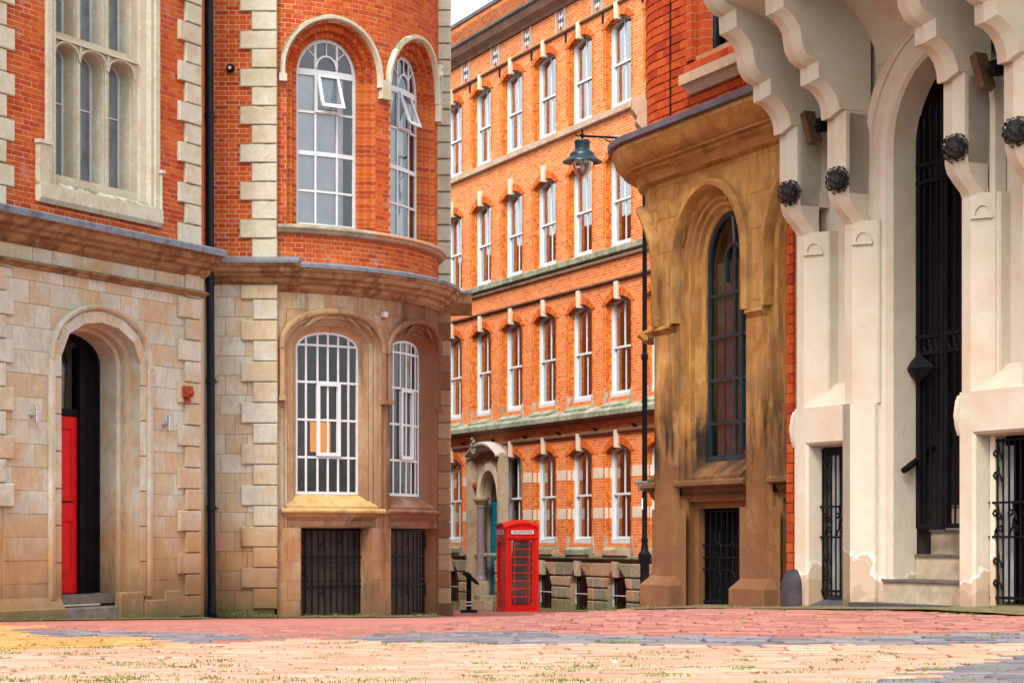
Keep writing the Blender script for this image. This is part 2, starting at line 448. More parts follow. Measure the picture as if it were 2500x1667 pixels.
M['lead'] = mat('grey_lead', [(.14, .16, .19), (.22, .26, .31), (.10, .11, .13)], .6, 0, 4, .15, .3, 12, .5)
M['sill'] = mat('mossy_stone_sill', [(.42, .32, .2), (.5, .42, .3), (.3, .24, .15)], .85, 0, 2, .2, .4, 30, stains=[('top', (.10, .12, .05), 2.5, .46, .85)])
M['sillp'] = mat('pinkish_stone_sill', [(.5, .26, .15), (.58, .34, .22)], .85, 0, 2, .2, .3, 30)
M['ochre'] = mat('ochre_stone_sill', [(.52, .32, .10), (.60, .42, .18), (.44, .24, .07)], .85, 0, 2, .2, .4, 30)
M['iron'] = mat('black_painted_iron', [(.005, .005, .007), (.010, .010, .013)], .5, 0, 6, .2, .12, 50, .08)
M['pipe'] = mat('blue_black_pipe_paint', [(.004, .010, .022), (.006, .014, .028)], .45, 0, 3, .1, .1, 40, .28, stains=[('patch', (.3, .3, .32), 14, .72, .8)])
M['white'] = mat('white_window_paint', [(.78, .80, .82), (.70, .73, .76)], .5, 0, 4, .06, .1, 30, .4)
M['dirtywhite'] = mat('worn_white_paint', [(.72, .72, .70), (.6, .58, .54)], .6, 0, 6, .15, .15, 40, .4)
M['glass'] = glass('window_glass')
M['glassd'] = glass('dark_window_glass', (.5, .5, .5), .03, .05)
M['glassg'] = glass('reflecting_old_glass', (.7, .7, .7), .42, .03, .012)
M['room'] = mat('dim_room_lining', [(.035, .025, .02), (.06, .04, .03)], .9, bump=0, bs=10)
M['dark'] = mat('black_void_lining', [(.008, .007, .007), (.014, .012, .011)], .9, bump=0, bs=10)  # black colour holds the shade of unlit interiors
M['blind'] = mat('pale_blue_grey_blind', [(.76, .82, .85), (.66, .72, .76), (.82, .86, .88)], .8, 0, 1.2, .06, .05, 20)
M['red'] = mat('glossy_red_paint', [(.80, .006, .003), (.72, .005, .003)], .42, 0, 3, .12, .08, 25, .25)
M['chrome'] = mat('brushed_steel', [(.5, .5, .5), (.6, .6, .6)], .28, 0, 8, .05, .05, 30, .5, 1)

# ------------------------------------------------------------------ brick and block laying
def cut_spans(u0, u1, z0, z1, ops):
    """free trapezoids of a course after the openings are cut out: [(b0,b1,t0,t1)]"""
    cuts = []; e = 1e-4
    for o in ops:
        sa, sb = o.span(z0+e), o.span(z1-e)
        if not sa and not sb:
            if o.zb > z0 and o.zs+o.rise < z1: sa = sb = o.span((o.zb+o.zs)/2)
            else: continue
        if not sa: sa = sb if o.zb > z0 else (o.uc, o.uc)
        if not sb: sb = (o.uc, o.uc) if o.rise > 0 else sa
        cuts.append((sa[0], sa[1], sb[0], sb[1]))
    cuts.sort(); out = []; lb = lt = u0
    for a0, a1, t0, t1 in cuts:
        if max(a0-lb, t0-lt) > .015: out.append((lb, a0, lt, t0))
        lb, lt = max(lb, a1), max(lt, t1)
    if u1-min(lb, lt) > .015: out.append((lb, u1, lt, u1))
    return out
def lay(u0, u1, z0, z1, ops, seq, h, j=.010, phase=lambda r: 0, keep=None):
    """courses of height h; seq(row) gives an endless list of lengths. returns pieces (b0,b1,t0,t1,z0,z1,whole)"""
    out = []; r = 0; z = z0
    while z < z1-.01:
        hh = h(r) if callable(h) else h
        zt = min(z+hh, z1)
        for o in ops:
            ap = o.zs+max(o.rise, 0)
            if o.rise > 0 and hh > .2 and z+.02 < ap < zt-.02: pass
        spans = cut_spans(u0, u1, z, zt, ops)
        u = u0-phase(r); k = 0; L = seq(r)
        while u < u1:
            w = L[k % len(L)]; k += 1
            a, b = u, u+w
            for (b0, b1, t0, t1) in spans:
                p0, p1 = max(a, b0), min(b, b1); q0, q1 = max(a, t0), min(b, t1)
                if max(p1-p0, q1-q0) < .03: continue
                if p1 < p0: p0 = p1 = (p0+p1)/2
                if q1 < q0: q0 = q1 = (q0+q1)/2
                whole = abs(p0-a)+abs(q0-a)+abs(p1-b)+abs(q1-b) < 1e-4 and zt-z > hh-1e-4
                pc = (p0+j/2, p1-j/2, q0+j/2, q1-j/2, z+j/2, zt-j/2, whole, w)
                if pc[1]-pc[0] < .01 and pc[3]-pc[2] < .01: continue
                if keep is None or keep(pc): out.append(pc)
            u = b
        z += hh; r += 1
    return out
def bricks(name, frs, parent, m, d=0, dep=.05, nmax=300):
    """frs: [(frame, pieces)]; whole ones that show largest become parts, the rest one stuff part"""
    allp = []
    for fr, ps in frs:
        for pc in ps:
            w = fr.at((pc[0]+pc[1])/2, d, pc[4]); px = CX+w.x/w.y*F; py = HY-w.z/w.y*F
            ok = pc[6] and 0 < px < 2500 and 0 < py < 1660
            rt = fr.rot((pc[0]+pc[1])/2)
            face = abs(math.cos(rt) + math.sin(rt)*(-w.x/w.y))
            allp.append(((pc[7] if ok else -1)*face/w.y*(1 if ok else 0), fr, pc))
    allp.sort(key=lambda t: -t[0])
    cache = {}; ms = {}
    n = 0
    for sc_, fr, pc in allp:
        jit = rnd.uniform(-.003, .003)
        if sc_ > 0 and n < nmax:
            n += 1; w, h = round(pc[1]-pc[0], 3), round(pc[5]-pc[4], 3)
            if (w, h) not in cache:
                mb = MB().quadprism(-w/2, w/2, -w/2, w/2, 0, h, 0, dep, min(.006, h*.08))
                me = bpy.data.meshes.new(name); me.from_pydata(mb.v, [], mb.f); me.materials.append(m); cache[(w, h)] = me
            o = bpy.data.objects.new(name, cache[(w, h)])
            uc = (pc[0]+pc[1])/2
            reg(o, fr.at(uc, d+jit, pc[4]), parent); o.rotation_euler = (0, 0, fr.rot(uc))
        else:
            ms.setdefault(id(fr), (fr, MB()))[1].quadprism(pc[0], pc[1], pc[2], pc[3], pc[4], pc[5], d+jit, d+dep)
    for fr, mb in ms.values(): kind(build(name, mb, m, parent, fr), 'stuff')
def blocks(name, fr, ps, parent, m, d=0, dep=.06, b=.008, jit=.004):
    for pc in ps:
        build(name, MB().quadprism(*pc[:6], d+rnd.uniform(-jit, jit), d+dep, b), m, parent, fr)
FLEM = [.225, .1125]
def flem(r): return FLEM if r % 2 == 0 else FLEM
def engl(r): return [.225] if r % 2 == 0 else [.1125]
# ================================================================== ground profile
def gh(X, Y):                       # ground level under the camera's eye height
    h = .25+.031*max(Y, -3) if Y < 80 else 2.73+.01*(Y-80)
    t = min(max((X+1.6)/3.2, 0), 1); t = t*t*(3-2*t)
    q = min(max((Y-9)/5, 0), 1); q *= min(max((30-Y)/9, 0), 1)
    return -(h-.19*t*q)
M['bw'] = mat('brick_reveal', [(.6, .12, .02)], .85, 0, 2, .1, .3, 50, brick=dict(w=.225, h=.075, m=.007, cols=[(.62, .13, .02), (.50, .08, .013), (.36, .045, .012), (.66, .17, .03), (.56, .1, .015)], mortar=(.52, .25, .13)))

# ================================================================== left building: entrance wall, flat strip, round tower, end pier
A = Fr(521, 31.3, 3905); B = Fr(600, 32.5); T = Cyl(-4.67, 35.85, 3.38); P = Fr(1080, 37.6)
LB = thing('corner_building', 'orange brick and stone building with a round corner, arched windows and a red door', 'building', (-4.8, 33, -1.3))
uAe = A.p((492, 900))[0]; uA0 = A.p((-160, 900))[0]
zTop = 11.0
zs = lambda fr, xy, d=0: fr.p(xy, d)[1]
us = lambda fr, xy, d=0: fr.p(xy, d)[0]

# ---- entrance wall, upper brick
zAc = zs(A, c1(1350, 1500), -.40)            # cornice lead edge
qu = [us(A, c1(1073, 800), -.04), us(A, c1(1112, 800), -.04), us(A, c1(1205, 800), -.04)]
ql = [us(A, c1(0, 800), -.04), us(A, c1(40, 800), -.04), us(A, c1(88, 800), -.04)]
zw0 = zs(A, c1(235, 1190), -.07)
surr = Op((us(A, c1(268, 700))+us(A, c1(942, 700)))/2, (us(A, c1(942, 700))-us(A, c1(268, 700)))/2, zw0, zTop+.3, 0)
label_l, label_r = us(A, c1(235, 1000), -.07), us(A, c1(968, 1000), -.07)
build('wall', MB().sheet(uA0, uAe, zAc, zTop, [surr.ex(-.02)], .006), M['mortar'], LB, A)
pa = lay(ql[1]-.02, qu[1]+.02, zAc+.10, zTop, [Op(surr.uc, surr.hw, zw0+.03, zTop+1, 0)], lambda r: FLEM, .075, .011, lambda r: (0, .17)[r % 2])
wallbricks = [(A, [q for q in pa if q[4] < 8.95])]
# quoins of the entrance wall, above and below the cornice
def quoins(fr, uL, uS, uR, z0, z1, pitch, d=-.05, first_long=True, side='r', m=None, par=LB, gap=.012):
    z = z0; lg = first_long
    while z < z1-.02:
        zt = min(z+pitch, z1); u = uL if lg else uS
        a, b = (u, uR) if side == 'r' else (uR, u)
        build('quoin', MB().quadprism(a, b, a, b, z+gap/2, zt-gap/2, d+rnd.uniform(-.006, .006), .05, .013), m or M['stoneU'], par, fr)
        z += pitch; lg = not lg
zq = zs(A, c1(1205, 1357), -.04)
quoins(A, qu[0], qu[1], qu[2], zq-.3, 8.8, .302, first_long=True)
zq2 = zs(A, c1(0, 970), -.04)
quoins(A, ql[2], ql[1], uA0, zq2-.9, 8.8, .302, first_long=True, side='l')
# stone mullioned window
def rectop(fr, xa, xb, yb, yt, d):
    u0, u1 = us(fr, xa, d), us(fr, xb, d); return Op((u0+u1)/2, (u1-u0)/2, zs(fr, yb, d), zs(fr, yt, d), 0)
dt = .09
xs = [(330, 460), (480, 628), (650, 794)]
zap = zs(A, c1(395, 270), dt); zbs = zs(A, c1(400, 1058), dt)
lights = []
for a, b in xs:
    u0, u1 = us(A, c1(a, 500), dt), us(A, c1(b, 500), dt); hw = (u1-u0)/2
    lights.append(Op((u0+u1)/2, hw, zbs, zap-hw*.72, hw*.72, 'e', 2.2))
zup = zs(A, c1(470, 250), dt)+.04
uppers = [Op(o.uc, o.hw, zup, 9.4, 0) for o in lights]
uw0, uw1 = surr.uc-surr.hw, surr.uc+surr.hw
sw = build('window_surround', MB().sheet(lights[0].uc-lights[0].hw-.06, lights[2].uc+lights[2].hw+.10, zw0, zTop, lights+uppers, dt), M['stoneU'], LB, A)
g = MB()
inner0, inner1 = lights[0].uc-lights[0].hw-.05, lights[2].uc+lights[2].hw+.09
for ua, ub, sg in ((uw0, inner0, 1), (uw1, inner1, -1)):
    w = abs(ub-ua)
    g.prism([(ua, .06), (ua, -.05), (ua+sg*.10, -.05), (ua+sg*.13, -.01), (ua+sg*.15, -.03), (ua+sg*.19, -.03), (ua+sg*.21, .04), (ua+sg*(w-.05), .06), (ua+sg*w, .10), (ua+sg*w, .2)], zw0, zTop)
build('moulded_jamb', g, M['stoneU'], LB, A)
g = MB()
for o in lights+uppers: g.sweep(o, [(.035, dt-.004), (.03, dt+.02), (0, dt+.05), (0, dt+.26)])
build('light_reveal', g, M['stoneU'], LB, A)
g = MB(); g.box(inner0, inner1, zap+.035, zap+.075, dt-.045, dt+.02)
for o in lights: g.arcband(o, .015, .04, dt-.03, dt+.01)
for a, b in zip(lights, lights[1:]): g.box((a.uc+b.uc)/2-.02, (a.uc+b.uc)/2+.02, zap-.12, zap+.04, dt-.03, dt+.02)
build('transom', g, M['stoneU'], LB, A)
zl0 = zs(A, c1(235, 830), -.08)
g = MB()
g.extrude([(.05, zw0+.02), (-.05, zw0-.03), (-.10, zw0+.03), (-.10, zw0+.22), (-.05, zw0+.24), (.02, zw0+.30), (.05, zw0+.3)][::-1], label_l, label_r, 1)
for ua, ub in ((label_l, uw0+.01), (uw1-.01, label_r)):
    g.box(ua, ub, zw0+.2, zl0-.05, -.085, .04)
    g.box(ua-.02, ub+.04, zl0-.05, zl0, -.11, .04)
build('window_label', g, M['stoneU'], LB, A)
g = MB(); g.extrude([(.32, zbs+.05), (.32, zbs-.4), (-.06, zbs-.4), (-.06, zbs-.27), (-.02, zbs-.23)], inner0-.08, inner1+.1, 1)
build('sloping_sill', g, M['stoneU'], LB, A)
def sash(name, fr, op, d, par, bars_v=(), bars_h=(), fw=.045, bw=.018, m='white', mp='glass', glz=True, fd=.05, seg=1, panes=True, lab=None):
    f = build(name, MB().sweep(op, [(.004, d), (-fw, d), (-fw, d+fd), (.004, d+fd)], closed=True).box(op.uc-op.hw, op.uc+op.hw, op.zb, op.zb+fw*1.3, d-.004, d+fd-.002, seg), M[m], par, fr, label=lab)
    top = op.zs+max(op.rise, 0)
    for v in bars_v:
        uu, z0, z1 = v if isinstance(v, tuple) else (v, op.zb, top)
        zt = z1
        for q in range(60):
            sp = op.span(zt-1e-4)
            if sp and sp[0]+.005 < uu < sp[1]-.005: break
            zt -= (z1-z0)/60
        build('glazing_bar', MB().box(uu-bw/2, uu+bw/2, z0, zt, d+.006, d+.03), M[m], f, fr)
    for hz in bars_h:
        z, t = hz if isinstance(hz, tuple) else (hz, bw)
        sp = op.span(z) or (op.uc-op.hw, op.uc+op.hw)
        build('glazing_bar', MB().box(sp[0]+.01, sp[1]-.01, z-t/2, z+t/2, d+.003, d+.034, seg), M[m], f, fr)
    if panes:
        U = [op.uc-op.hw]+sorted(v for v in bars_v if not isinstance(v, tuple))+[op.uc+op.hw]
        Zs = [op.zb]+sorted((h[0] if isinstance(h, tuple) else h) for h in bars_h)+[top]
        for a, b in zip(U, U[1:]):
            for z0, z1 in zip(Zs, Zs[1:]):
                g = MB().cell(op, a+.002, b-.002, z0+.002, z1-.002, d+.02)
                build('pane', g, M[mp], f, fr)
    return f
M['curtain'] = mat('grey_net_curtain', [(.42, .45, .47), (.52, .56, .58), (.30, .32, .34)], .9, 0, 3, .1, .3, 8)
for o, top in [(o, 0) for o in lights]+[(o, 1) for o in uppers]:
    h = zbs+.58*(zap-zbs) if not top else zup+1.25
    sash('window', A, o.ex(-.002), dt+.24, LB, (), (h,), .03, .02, m='white' if not top else 'white')
g = MB(); g.sheet(inner0, inner1, zbs-.1, 9.4, [], dt+.275); build('curtain', g, M['curtain'], LB, A)
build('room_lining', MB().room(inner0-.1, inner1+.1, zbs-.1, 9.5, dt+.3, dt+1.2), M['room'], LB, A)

# ---- cornice, frieze, string course of the entrance wall
def cornice(fr, u0, u1, zt, pr, drop, par, seg=1, m='cornice', leadw=.05):
    build('cornice', MB().extrude([(d, z) for d, z in [(.05, zt-.02), (.05, zt-drop), (-.02*pr/.4, zt-drop), (-.10*pr/.4, zt-drop*.86), (-.12*pr/.4, zt-drop*.72), (-.2*pr/.4, zt-drop*.66), (-.22*pr/.4, zt-drop*.55), (-.3*pr/.4, zt-drop*.48), (-.33*pr/.4, zt-drop*.3), (-.36*pr/.4, zt-drop*.27), (-.39*pr/.4, zt-drop*.13), (-pr+.012, zt-.02)]], u0, u1, seg), M[m], par, fr, smooth=20)
    build('lead_flashing', MB().extrude([(.04, zt+.09), (.04, zt-.015), (-pr+.02, zt-.018), (-pr+.02, zt-leadw), (-pr-.004, zt-leadw-.006), (-pr-.012, zt-.01), (-pr+.03, zt+.012), (-.03, zt+.07)], u0-.006, u1+.006, seg), M['lead'], par, fr, smooth=30)
uAc = us(A, c1(1350, 1500), -.40)
zfr = zs(A, c3(1215, 520), -.08); zfb = zs(A, c3(1215, 555), -.05)
cornice(A, uA0, uAc, zAc, .42, .40, LB, leadw=.09)
build('string_course', MB().extrude([(.05, zfr), (.05, zfb), (-.03, zfb), (-.05, zfb+.03), (-.10, zfb+.05), (-.11, zfr-.03), (-.08, zfr), (-.02, zfr+.02)], uA0, uAe+.06), M['cornice'], LB, A)
build('wall', MB().sheet(uA0, uAe, zfb-.05, zAc+.05, [], .02), M['stoneL'], LB, A)
ps = lay(uA0, uAe-.02, zfr, zAc-.30, [], lambda r: [.62, .48, .75, .4], zAc-.30-zfr, .006)
blocks('stone_block', A, ps, LB, M['stoneL'], 0, .03, .006)

# ---- entrance wall, lower stone with the arched doorway
uL, uR = us(A, c3(365, 1100)), us(A, c3(835, 1100))
zsp = zs(A, c3(835, 955)); zdap = zs(A, c3(600, 705)); zthr = zs(A, cL(480, 1032), .6)
door = Op((uL+uR)/2, (uR-uL)/2, -1.9, zsp, zdap-zsp, 'e', 2.0)
hood = door.ex(.24)
build('wall', MB().sheet(uA0, uAe, -2.2, zfb, [door.ex(-.01)], .02), M['stoneL'], LB, A)
apx = door.zs+door.rise+.12; rowh = .315; zr0 = apx-rowh*math.ceil((apx+1.55)/rowh)
def seqA(r): return [[.50, .42, .66, .35], [.38, .60, .44, .52], [.7, .33, .48, .55]][r % 3]
lq = [us(A, c3(0, 700), -.05), us(A, c3(40, 700), -.05), us(A, c3(88, 700), -.05)]
rq = [us(A, c3(1075, 620), -.05), us(A, c3(1116, 750), -.05), us(A, c3(1205, 700), -.05)]
ps = lay(lq[1], rq[1]+.02, zr0, zfb, [door.ex(.12)], seqA, rowh, .004, lambda r: (.0, .22, .1)[r % 3])
blocks('stone_block', A, ps, LB, M['stoneL'], 0, .035, .003, .003)
zbq = zs(A, c3(1200, 690), -.05); pit = (zs(A, c3(1200, 690), -.05)-zs(A, c3(1200, 1195), -.05))/4
n0 = math.ceil((zbq+1.5)/pit); 
quoins(A, rq[0], rq[1], rq[2], zbq-n0*pit, zfb, pit, -.05, first_long=(n0 % 2 == 0), m=M['stoneL'])
build('quoin', MB().quadprism(rq[1], rq[2], rq[1], rq[2], zfr+.01, zAc-.36, -.04, .05, .012), M['stoneL'], LB, A)
zbl = zs(A, c3(85, 1235), -.05)
quoins(A, lq[2], lq[1], uA0, zbl-4*pit, zfb, pit, -.05, first_long=True, side='l', m=M['stoneL'])
prof = [(.0, .0), (-.005, .16), (-.03, .19), (-.055, .20), (-.065, .26), (-.06, .30), (-.10, .34), (-.105, .64)]
build('door_reveal', MB().sweep(door, prof, 16, zb=-1.9), M['stoneL'], LB, A, smooth=30)
build('arch_hood', MB().sweep(door, [(.165, .03), (.17, -.015), (.18, -.05), (.20, -.075), (.235, -.08), (.255, -.06), (.26, .03)], 18, zb=zsp-.06, closed=True), M['stoneL'], LB, A, smooth=30)
build('arch_ring', MB().voussoirs(door, .004, .165, -.018, .04, .42, .006, .001), M['stoneL'], LB, A)
zjb = zs(A, cL(320, 1070))
for sgn, ea0, ea1 in ((-1, .15, .27), (1, .15, .27)):
    a, b = sorted((door.uc+sgn*(door.hw+ea0), door.uc+sgn*(door.hw+ea1)))
    build('jamb_fillet', MB().prism([(a, .03), (a, -.03), (a+.03, -.055), (b-.03, -.055), (b, -.02), (b, .03)], zjb, zsp-.05), M['stoneL'], LB, A)
    a, b = sorted((door.uc+sgn*(door.hw+.004), door.uc+sgn*(door.hw+.148)))
    z = zjb
    while z < zsp-.3:
        build('jamb_block', MB().quadprism(a, b, a, b, z+.004, z+.50, -.016, .03, .006), M['stoneL'], LB, A); z += .51
# doors
dd = .66; di = door.ex(-.105); zb = zthr
doord = thing  # noqa
dr = build('door_frame', MB().sweep(di, [(.002, dd-.02), (-.07, dd-.02), (-.08, dd+.06), (.002, dd+.06)], 14, zb=zb, closed=True), M['iron'], LB, A)
ulf = us(A, cL(460, 500), dd+.02); ztl = zs(A, c3(440, 1268), dd+.02)
u0, u1 = di.uc-di.hw+.06, di.uc+di.hw-.06
leaf = build('door', MB().box(u0, ulf, zb+.01, ztl, dd+.02, dd+.07), M['red'], LB, A, label='red panelled door leaf with worn glossy paint')
for z0, z1 in ((zs(A, cL(420, 905), dd), zs(A, cL(420, 590), dd)), (zs(A, cL(420, 470), dd), zs(A, cL(420, 40), dd))):
    g = MB().sweep(Op((u0+ulf)/2, (ulf-u0)/2-.10, z0, z1, 0), [(0, dd+.005), (-.02, dd-.004), (-.035, dd+.012)]).box(u0+.10, ulf-.10, z0-.02, z0, dd-.006, dd+.02)
    build('door_panel', g, M['red'], leaf, A)
build('letter_plate', MB().box(u0+.2, ulf-.1, zs(A, cL(400, 488), dd), zs(A, cL(400, 476), dd), dd, dd+.02), M['dark'], leaf, A)
build('transom_rail', MB().box(u0-.02, u1+.02, ztl+.01, ztl+.11, dd-.01, dd+.06), M['iron'], LB, A)
build('fanlight', MB().cell(di, u0, ulf, ztl+.1, di.zs+di.rise, dd+.04), M['glassd'], LB, A)
build('side_panel', MB().cell(di, ulf, u1+.05, zb, di.zs+di.rise, dd+.03).box(ulf, ulf+.09, zb, ztl+1.0, dd-.035, dd+.05).box(ulf+.09, u1, zb, ztl+.8, dd+.0, dd+.04).box(ulf+.2, ulf+.22, zb, ztl+.6, dd-.01, dd+.04), M['iron'], LB, A)
build('room_lining', MB().room(u0-.1, u1+.1, zb, di.zs+di.rise+.1, dd+.08, dd+1.4), M['dark'], LB, A)
M['step'] = mat('worn_grey_step_stone', [(.17, .14, .13), (.26, .21, .17), (.13, .12, .12)], .8, 0, 3, .2, .4, 30)
s0, s1 = door.uc-door.hw+.02, door.uc+door.hw-.105
build('step', MB().box(s0-.1, s1, zthr-.14, zthr-.005, .34, .95), M['step'], LB, A)
z2 = zs(A, cL(560, 1113), .05)
build('step', MB().quadprism(s0-.1, s1+.36, s0-.1, s1+.34, -1.9, z2, -.02, .6, .015), M['step'], LB, A)
build('door_slab', MB().box(us(A, cL(405, 1200), -.25), us(A, cL(930, 1200), -.25), -1.9, zs(A, cL(600, 1203), -.2), -.3, .1), M['step'], LB, A)
# plinth stones
zpl = zs(A, cL(150, 1062), -.06)
x = us(A, cL(-100, 1100)); e = us(A, cL(398, 1100), -.13)
for i, w in enumerate([.9, .78, 5]):
    b = min(x+w, e); build('plinth_stone', MB().extrude([(.04, zpl), (-.02, zpl), (-.10, zpl-.14), (-.13, zpl-.16), (-.15, -2.2), (.04, -2.2)][::-1], x+.004, b-.004), M['stoneL'], LB, A); x = b
    if x >= e-.01: break
for xa, xb, yt in ((715, 858, 1022), (862, 990, 1068), (992, 1080, 1012)):
    a, b = us(A, cL(xa, 1100), -.05), us(A, cL(xb, 1100), -.05); zt = zs(A, cL((xa+xb)/2, yt), -.05)
    build('plinth_stone', MB().quadprism(a, b, a, b, -2.2, zt, -.05-rnd.uniform(0, .03) if xa > 600 else .30, .36 if xa < 600 else .03, .02), M['stoneL'], LB, A)
# wall lights, fire bell, on the entrance wall
def uplight(px, lab):
    u, z = A.p(px, -.10)
    t = thing('wall_light', lab, 'wall light', A.at(u, 0, z), 'steel tube lights beside the red door')
    g = MB(); g.lathe(tuple(A.at(u, -.10, z-.11)), [(.027, 0), (.032, .005), (.032, .22), (.027, .225)], 14); build('tube', g, M['chrome'], t, None, 40)
    g = MB(); g.tube([A.at(u, -.005, z-.01), A.at(u, -.02, z-.01), A.at(u, -.10, z-.01)], [.055, .03, .012], 12); build('bracket', g, M['chrome'], t, None, 40)
uplight(c3(222, 1250), 'round steel up and down light on the stone left of the arched red door')
uplight(c3(1014, 1306), 'round steel up and down light on the stone between arched red door and drainpipe')
u, z = A.p(c3(1121, 1125), -.08)
M['bell'] = mat('weathered_red_plastic', [(.30, .02, .006), (.45, .07, .01), (.10, .012, .008)], .5, 0, 30, .3, .5, 60)
t = thing('alarm_bell', 'weathered red alarm box on a quoin stone above the right steel wall light', 'alarm', A.at(u, 0, z))
build('casing', MB().prism([(u-.085, -.05), (u-.085, -.10), (u-.05, -.15), (u+.05, -.15), (u+.085, -.10), (u+.085, -.05)], z-.06, z+.10).prism([(u-.05, -.06), (u-.03, -.12), (u+.03, -.12), (u+.05, -.06)], z-.14, z-.05), M['bell'], t, A)
build('dome', MB().lathe(tuple(A.at(u, -.15, z-.0)), [(.0, -.05), (.04, -.035), (.05, 0), (.04, .035), (0, .05)], 10), M['bell'], t)

# ---- flat strip beside the drainpipe
uB0, uB1 = us(B, (495, 0)), us(B, (676, 0))
zBc = zs(B, b2(300, 180), -.30)
build('wall', MB().sheet(uB0, uB1-.04, zBc, zTop, [], .006), M['mortar'], LB, B)
wallbricks.append((B, [q for q in lay(uB0+.02, us(B, c2(328, 0))+.03, zBc+.09, zTop, [], lambda r: FLEM, .075, .011, lambda r: (0, .17)[r % 2]) if q[4] < 8.95]))
qz = zs(B, c2(400, 1425), -.05)
quoins(B, us(B, c2(258, 0), -.05), us(B, c2(328, 0), -.05), us(B, c2(478, 0), -.05), qz, 9.0, 113/2.45/154, -.05, first_long=True)
build('quoin', MB().quadprism(*(us(B, c2(330, 0), -.05), us(B, c2(480, 0), -.05))*2, zBc+.06, qz-.01, -.05, .05, .014), M['stoneU'], LB, B)
# the narrow return between both walls
Ae, Be = A.at(uAe, 0, 0), B.at(uB0, 0, 0)
for z0_, z1__, m_ in ((zBc, zTop, 'bw'), (-2.2, zBc-.002, 'stoneL')):
    g = MB(); q4 = [(Ae.x-.06, Ae.y-.12), (Ae.x+.004, Ae.y+.0), (Be.x+.03, Be.y+.03), (Be.x-.5, Be.y)]
    g.prism(q4, z0_, z1__); build('wall', g, M[m_], LB)
uBc = us(B, b2(608, 185), -.32)
cornice(B, uB0-.15, uBc, zBc+.0, .34, .36, LB, leadw=.05)
build('wall', MB().sheet(uB0, uB1-.04, -2.2, zBc, [], .02), M['stoneL'], LB, B)
lb0, lb1, lb2 = us(B, b2(265, 0), -.05), us(B, b2(337, 0), -.05), us(B, b2(481, 0), -.05)
ps = lay(uB0, lb1+.03, -1.75, zBc-.34, [], lambda r: [[.28, .40], [.46, .35], [.2, .36, .3]][r % 3], .31, .005, lambda r: (0, .1, .05)[r % 3])
blocks('stone_block', B, ps, LB, M['stoneL'], 0, .03, .004, .003)
pb = 123.3/2.45/154; zq = zs(B, b3(400, 1165), -.05)
nq = round((zs(B, b2(400, 418), -.05)-zq)/pb)
quoins(B, lb0, lb1, lb2, zs(B, b2(400, 418), -.05)-nq*pb, zBc-.36, pb, -.05, first_long=(nq % 2 == 0), m=M['stoneL'])
# drainpipe
t = thing('drainpipe', 'blue-black cast iron drainpipe running down the corner beside the brick strip', 'drainpipe', B.at(us(B, (511, 0), -.2), -.2, gh(-4.8, 32)))
pl = lambda y: (500+(y/1500)*7+10)
def pp(y): u, z = B.p((pl(y), y), -.17); return Vector(B.at(u, -.17, z))
zb_ = gh(-4.8, 32)
top = pp(-120); bot = pp(1502)
g = MB(); g.tube([bot, top], .064, 16); build('pipe', g, M['pipe'], t, None, 40)
for y in (283, 930, 40+1200):
    c = pp(y); g = MB(); g.lathe((c.x, c.y, c.z-.05), [(.066, 0), (.076, .01), (.076, .09), (.066, .10)], 16); build('collar', g, M['pipe'], t, None, 40)
    g = MB(); g.tube([c+Vector((-.085, .12, 0)), c+Vector((-.05, 0, 0))], .012, 6); g.tube([c+Vector((.085, .15, 0)), c+Vector((.05, 0, 0))], .012, 6); build('bracket', g, M['pipe'], t)
c = pp(1500); g = MB(); g.tube([c+Vector((0, 0, .12)), c+Vector((.0, -.02, .05)), c+Vector((.03, -.12, -.03))], [.07, .075, .07], 14); build('shoe', g, M['pipe'], t, None, 50)
# camera-like black fitting
u, z = B.p(c2(200, 405), -.08)
t = thing('security_camera', 'small round black fitting on the brick strip right of the drainpipe', 'camera', B.at(u, 0, z))
build('housing', MB().tube([(u, .02, z), (u, -.02, z), (u, -.10, z-.01), (u, -.12, z-.012)], [.045, .07, .06, .05], 14), M['iron'], t, B, 40)
build('lens', MB().tube([(u, -.118, z-.012), (u, -.128, z-.013)], [.03, .025], 12), M['chrome'], t, B, 40)

# ---- round tower
uT0, uT1 = us(T, (677, 800)), T.R*2.05
fw = [us(T, c2(588, 900), .28), us(T, c2(948, 900), .28)]
hwT = (fw[1]-fw[0])/2; ucT = sum(fw)/2
zsl = zs(T, c2(770, 1352), .0)                   # sill top at the glass
zapT = zs(T, c2(765, 236), .28); zspT = zapT-hwT
w2 = [us(T, c2(1168, 900), .28), us(T, c2(1312, 900), .28)]
E0 = .21; _l = us(T, (953, 500), 0); uc2 = (_l+E0+w2[1])/2; w2[0] = _l+E0
pitchT = uc2-ucT
hw2 = (w2[1]-w2[0])/2
ops = [Op(ucT, hwT, zsl, zspT, hwT), Op(uc2, hw2, zsl, zspT, hw2), Op(uc2+pitchT, hw2, zsl, zspT, hw2)]
E0 = .21
so = [o.ex(E0) for o in ops]
zTc = zs(T, b2(870, 216), -.39)                  # lead edge of the tower cornice
zst = zs(T, c2(870, 1363), -.12)                 # top edge of the curved sill
build('wall', MB().sheet(uT0-.1, uT1, zst-.1, zTop, so, .006, .12), M['mortar'], LB, T)
build('wall', MB().sheet(uT0-.1, uT1, zTc, zst, [], .006, .12), M['mortar'], LB, T)
pt = lay(uT0-.1, T.R*1.75, zst-.075*0, zTop, so, lambda r: FLEM, .075, .011, lambda r: (0, .17)[r % 2])
pt2 = lay(uT0-.1, T.R*1.75, zTc+.07, zst-.13, [], lambda r: FLEM, .075, .011, lambda r: (0, .17)[r % 2])
wallbricks.append((T, [q for q in pt if q[4] < 10.2]+pt2))
bricks('brick', wallbricks, LB, M['brick'])
g = MB()
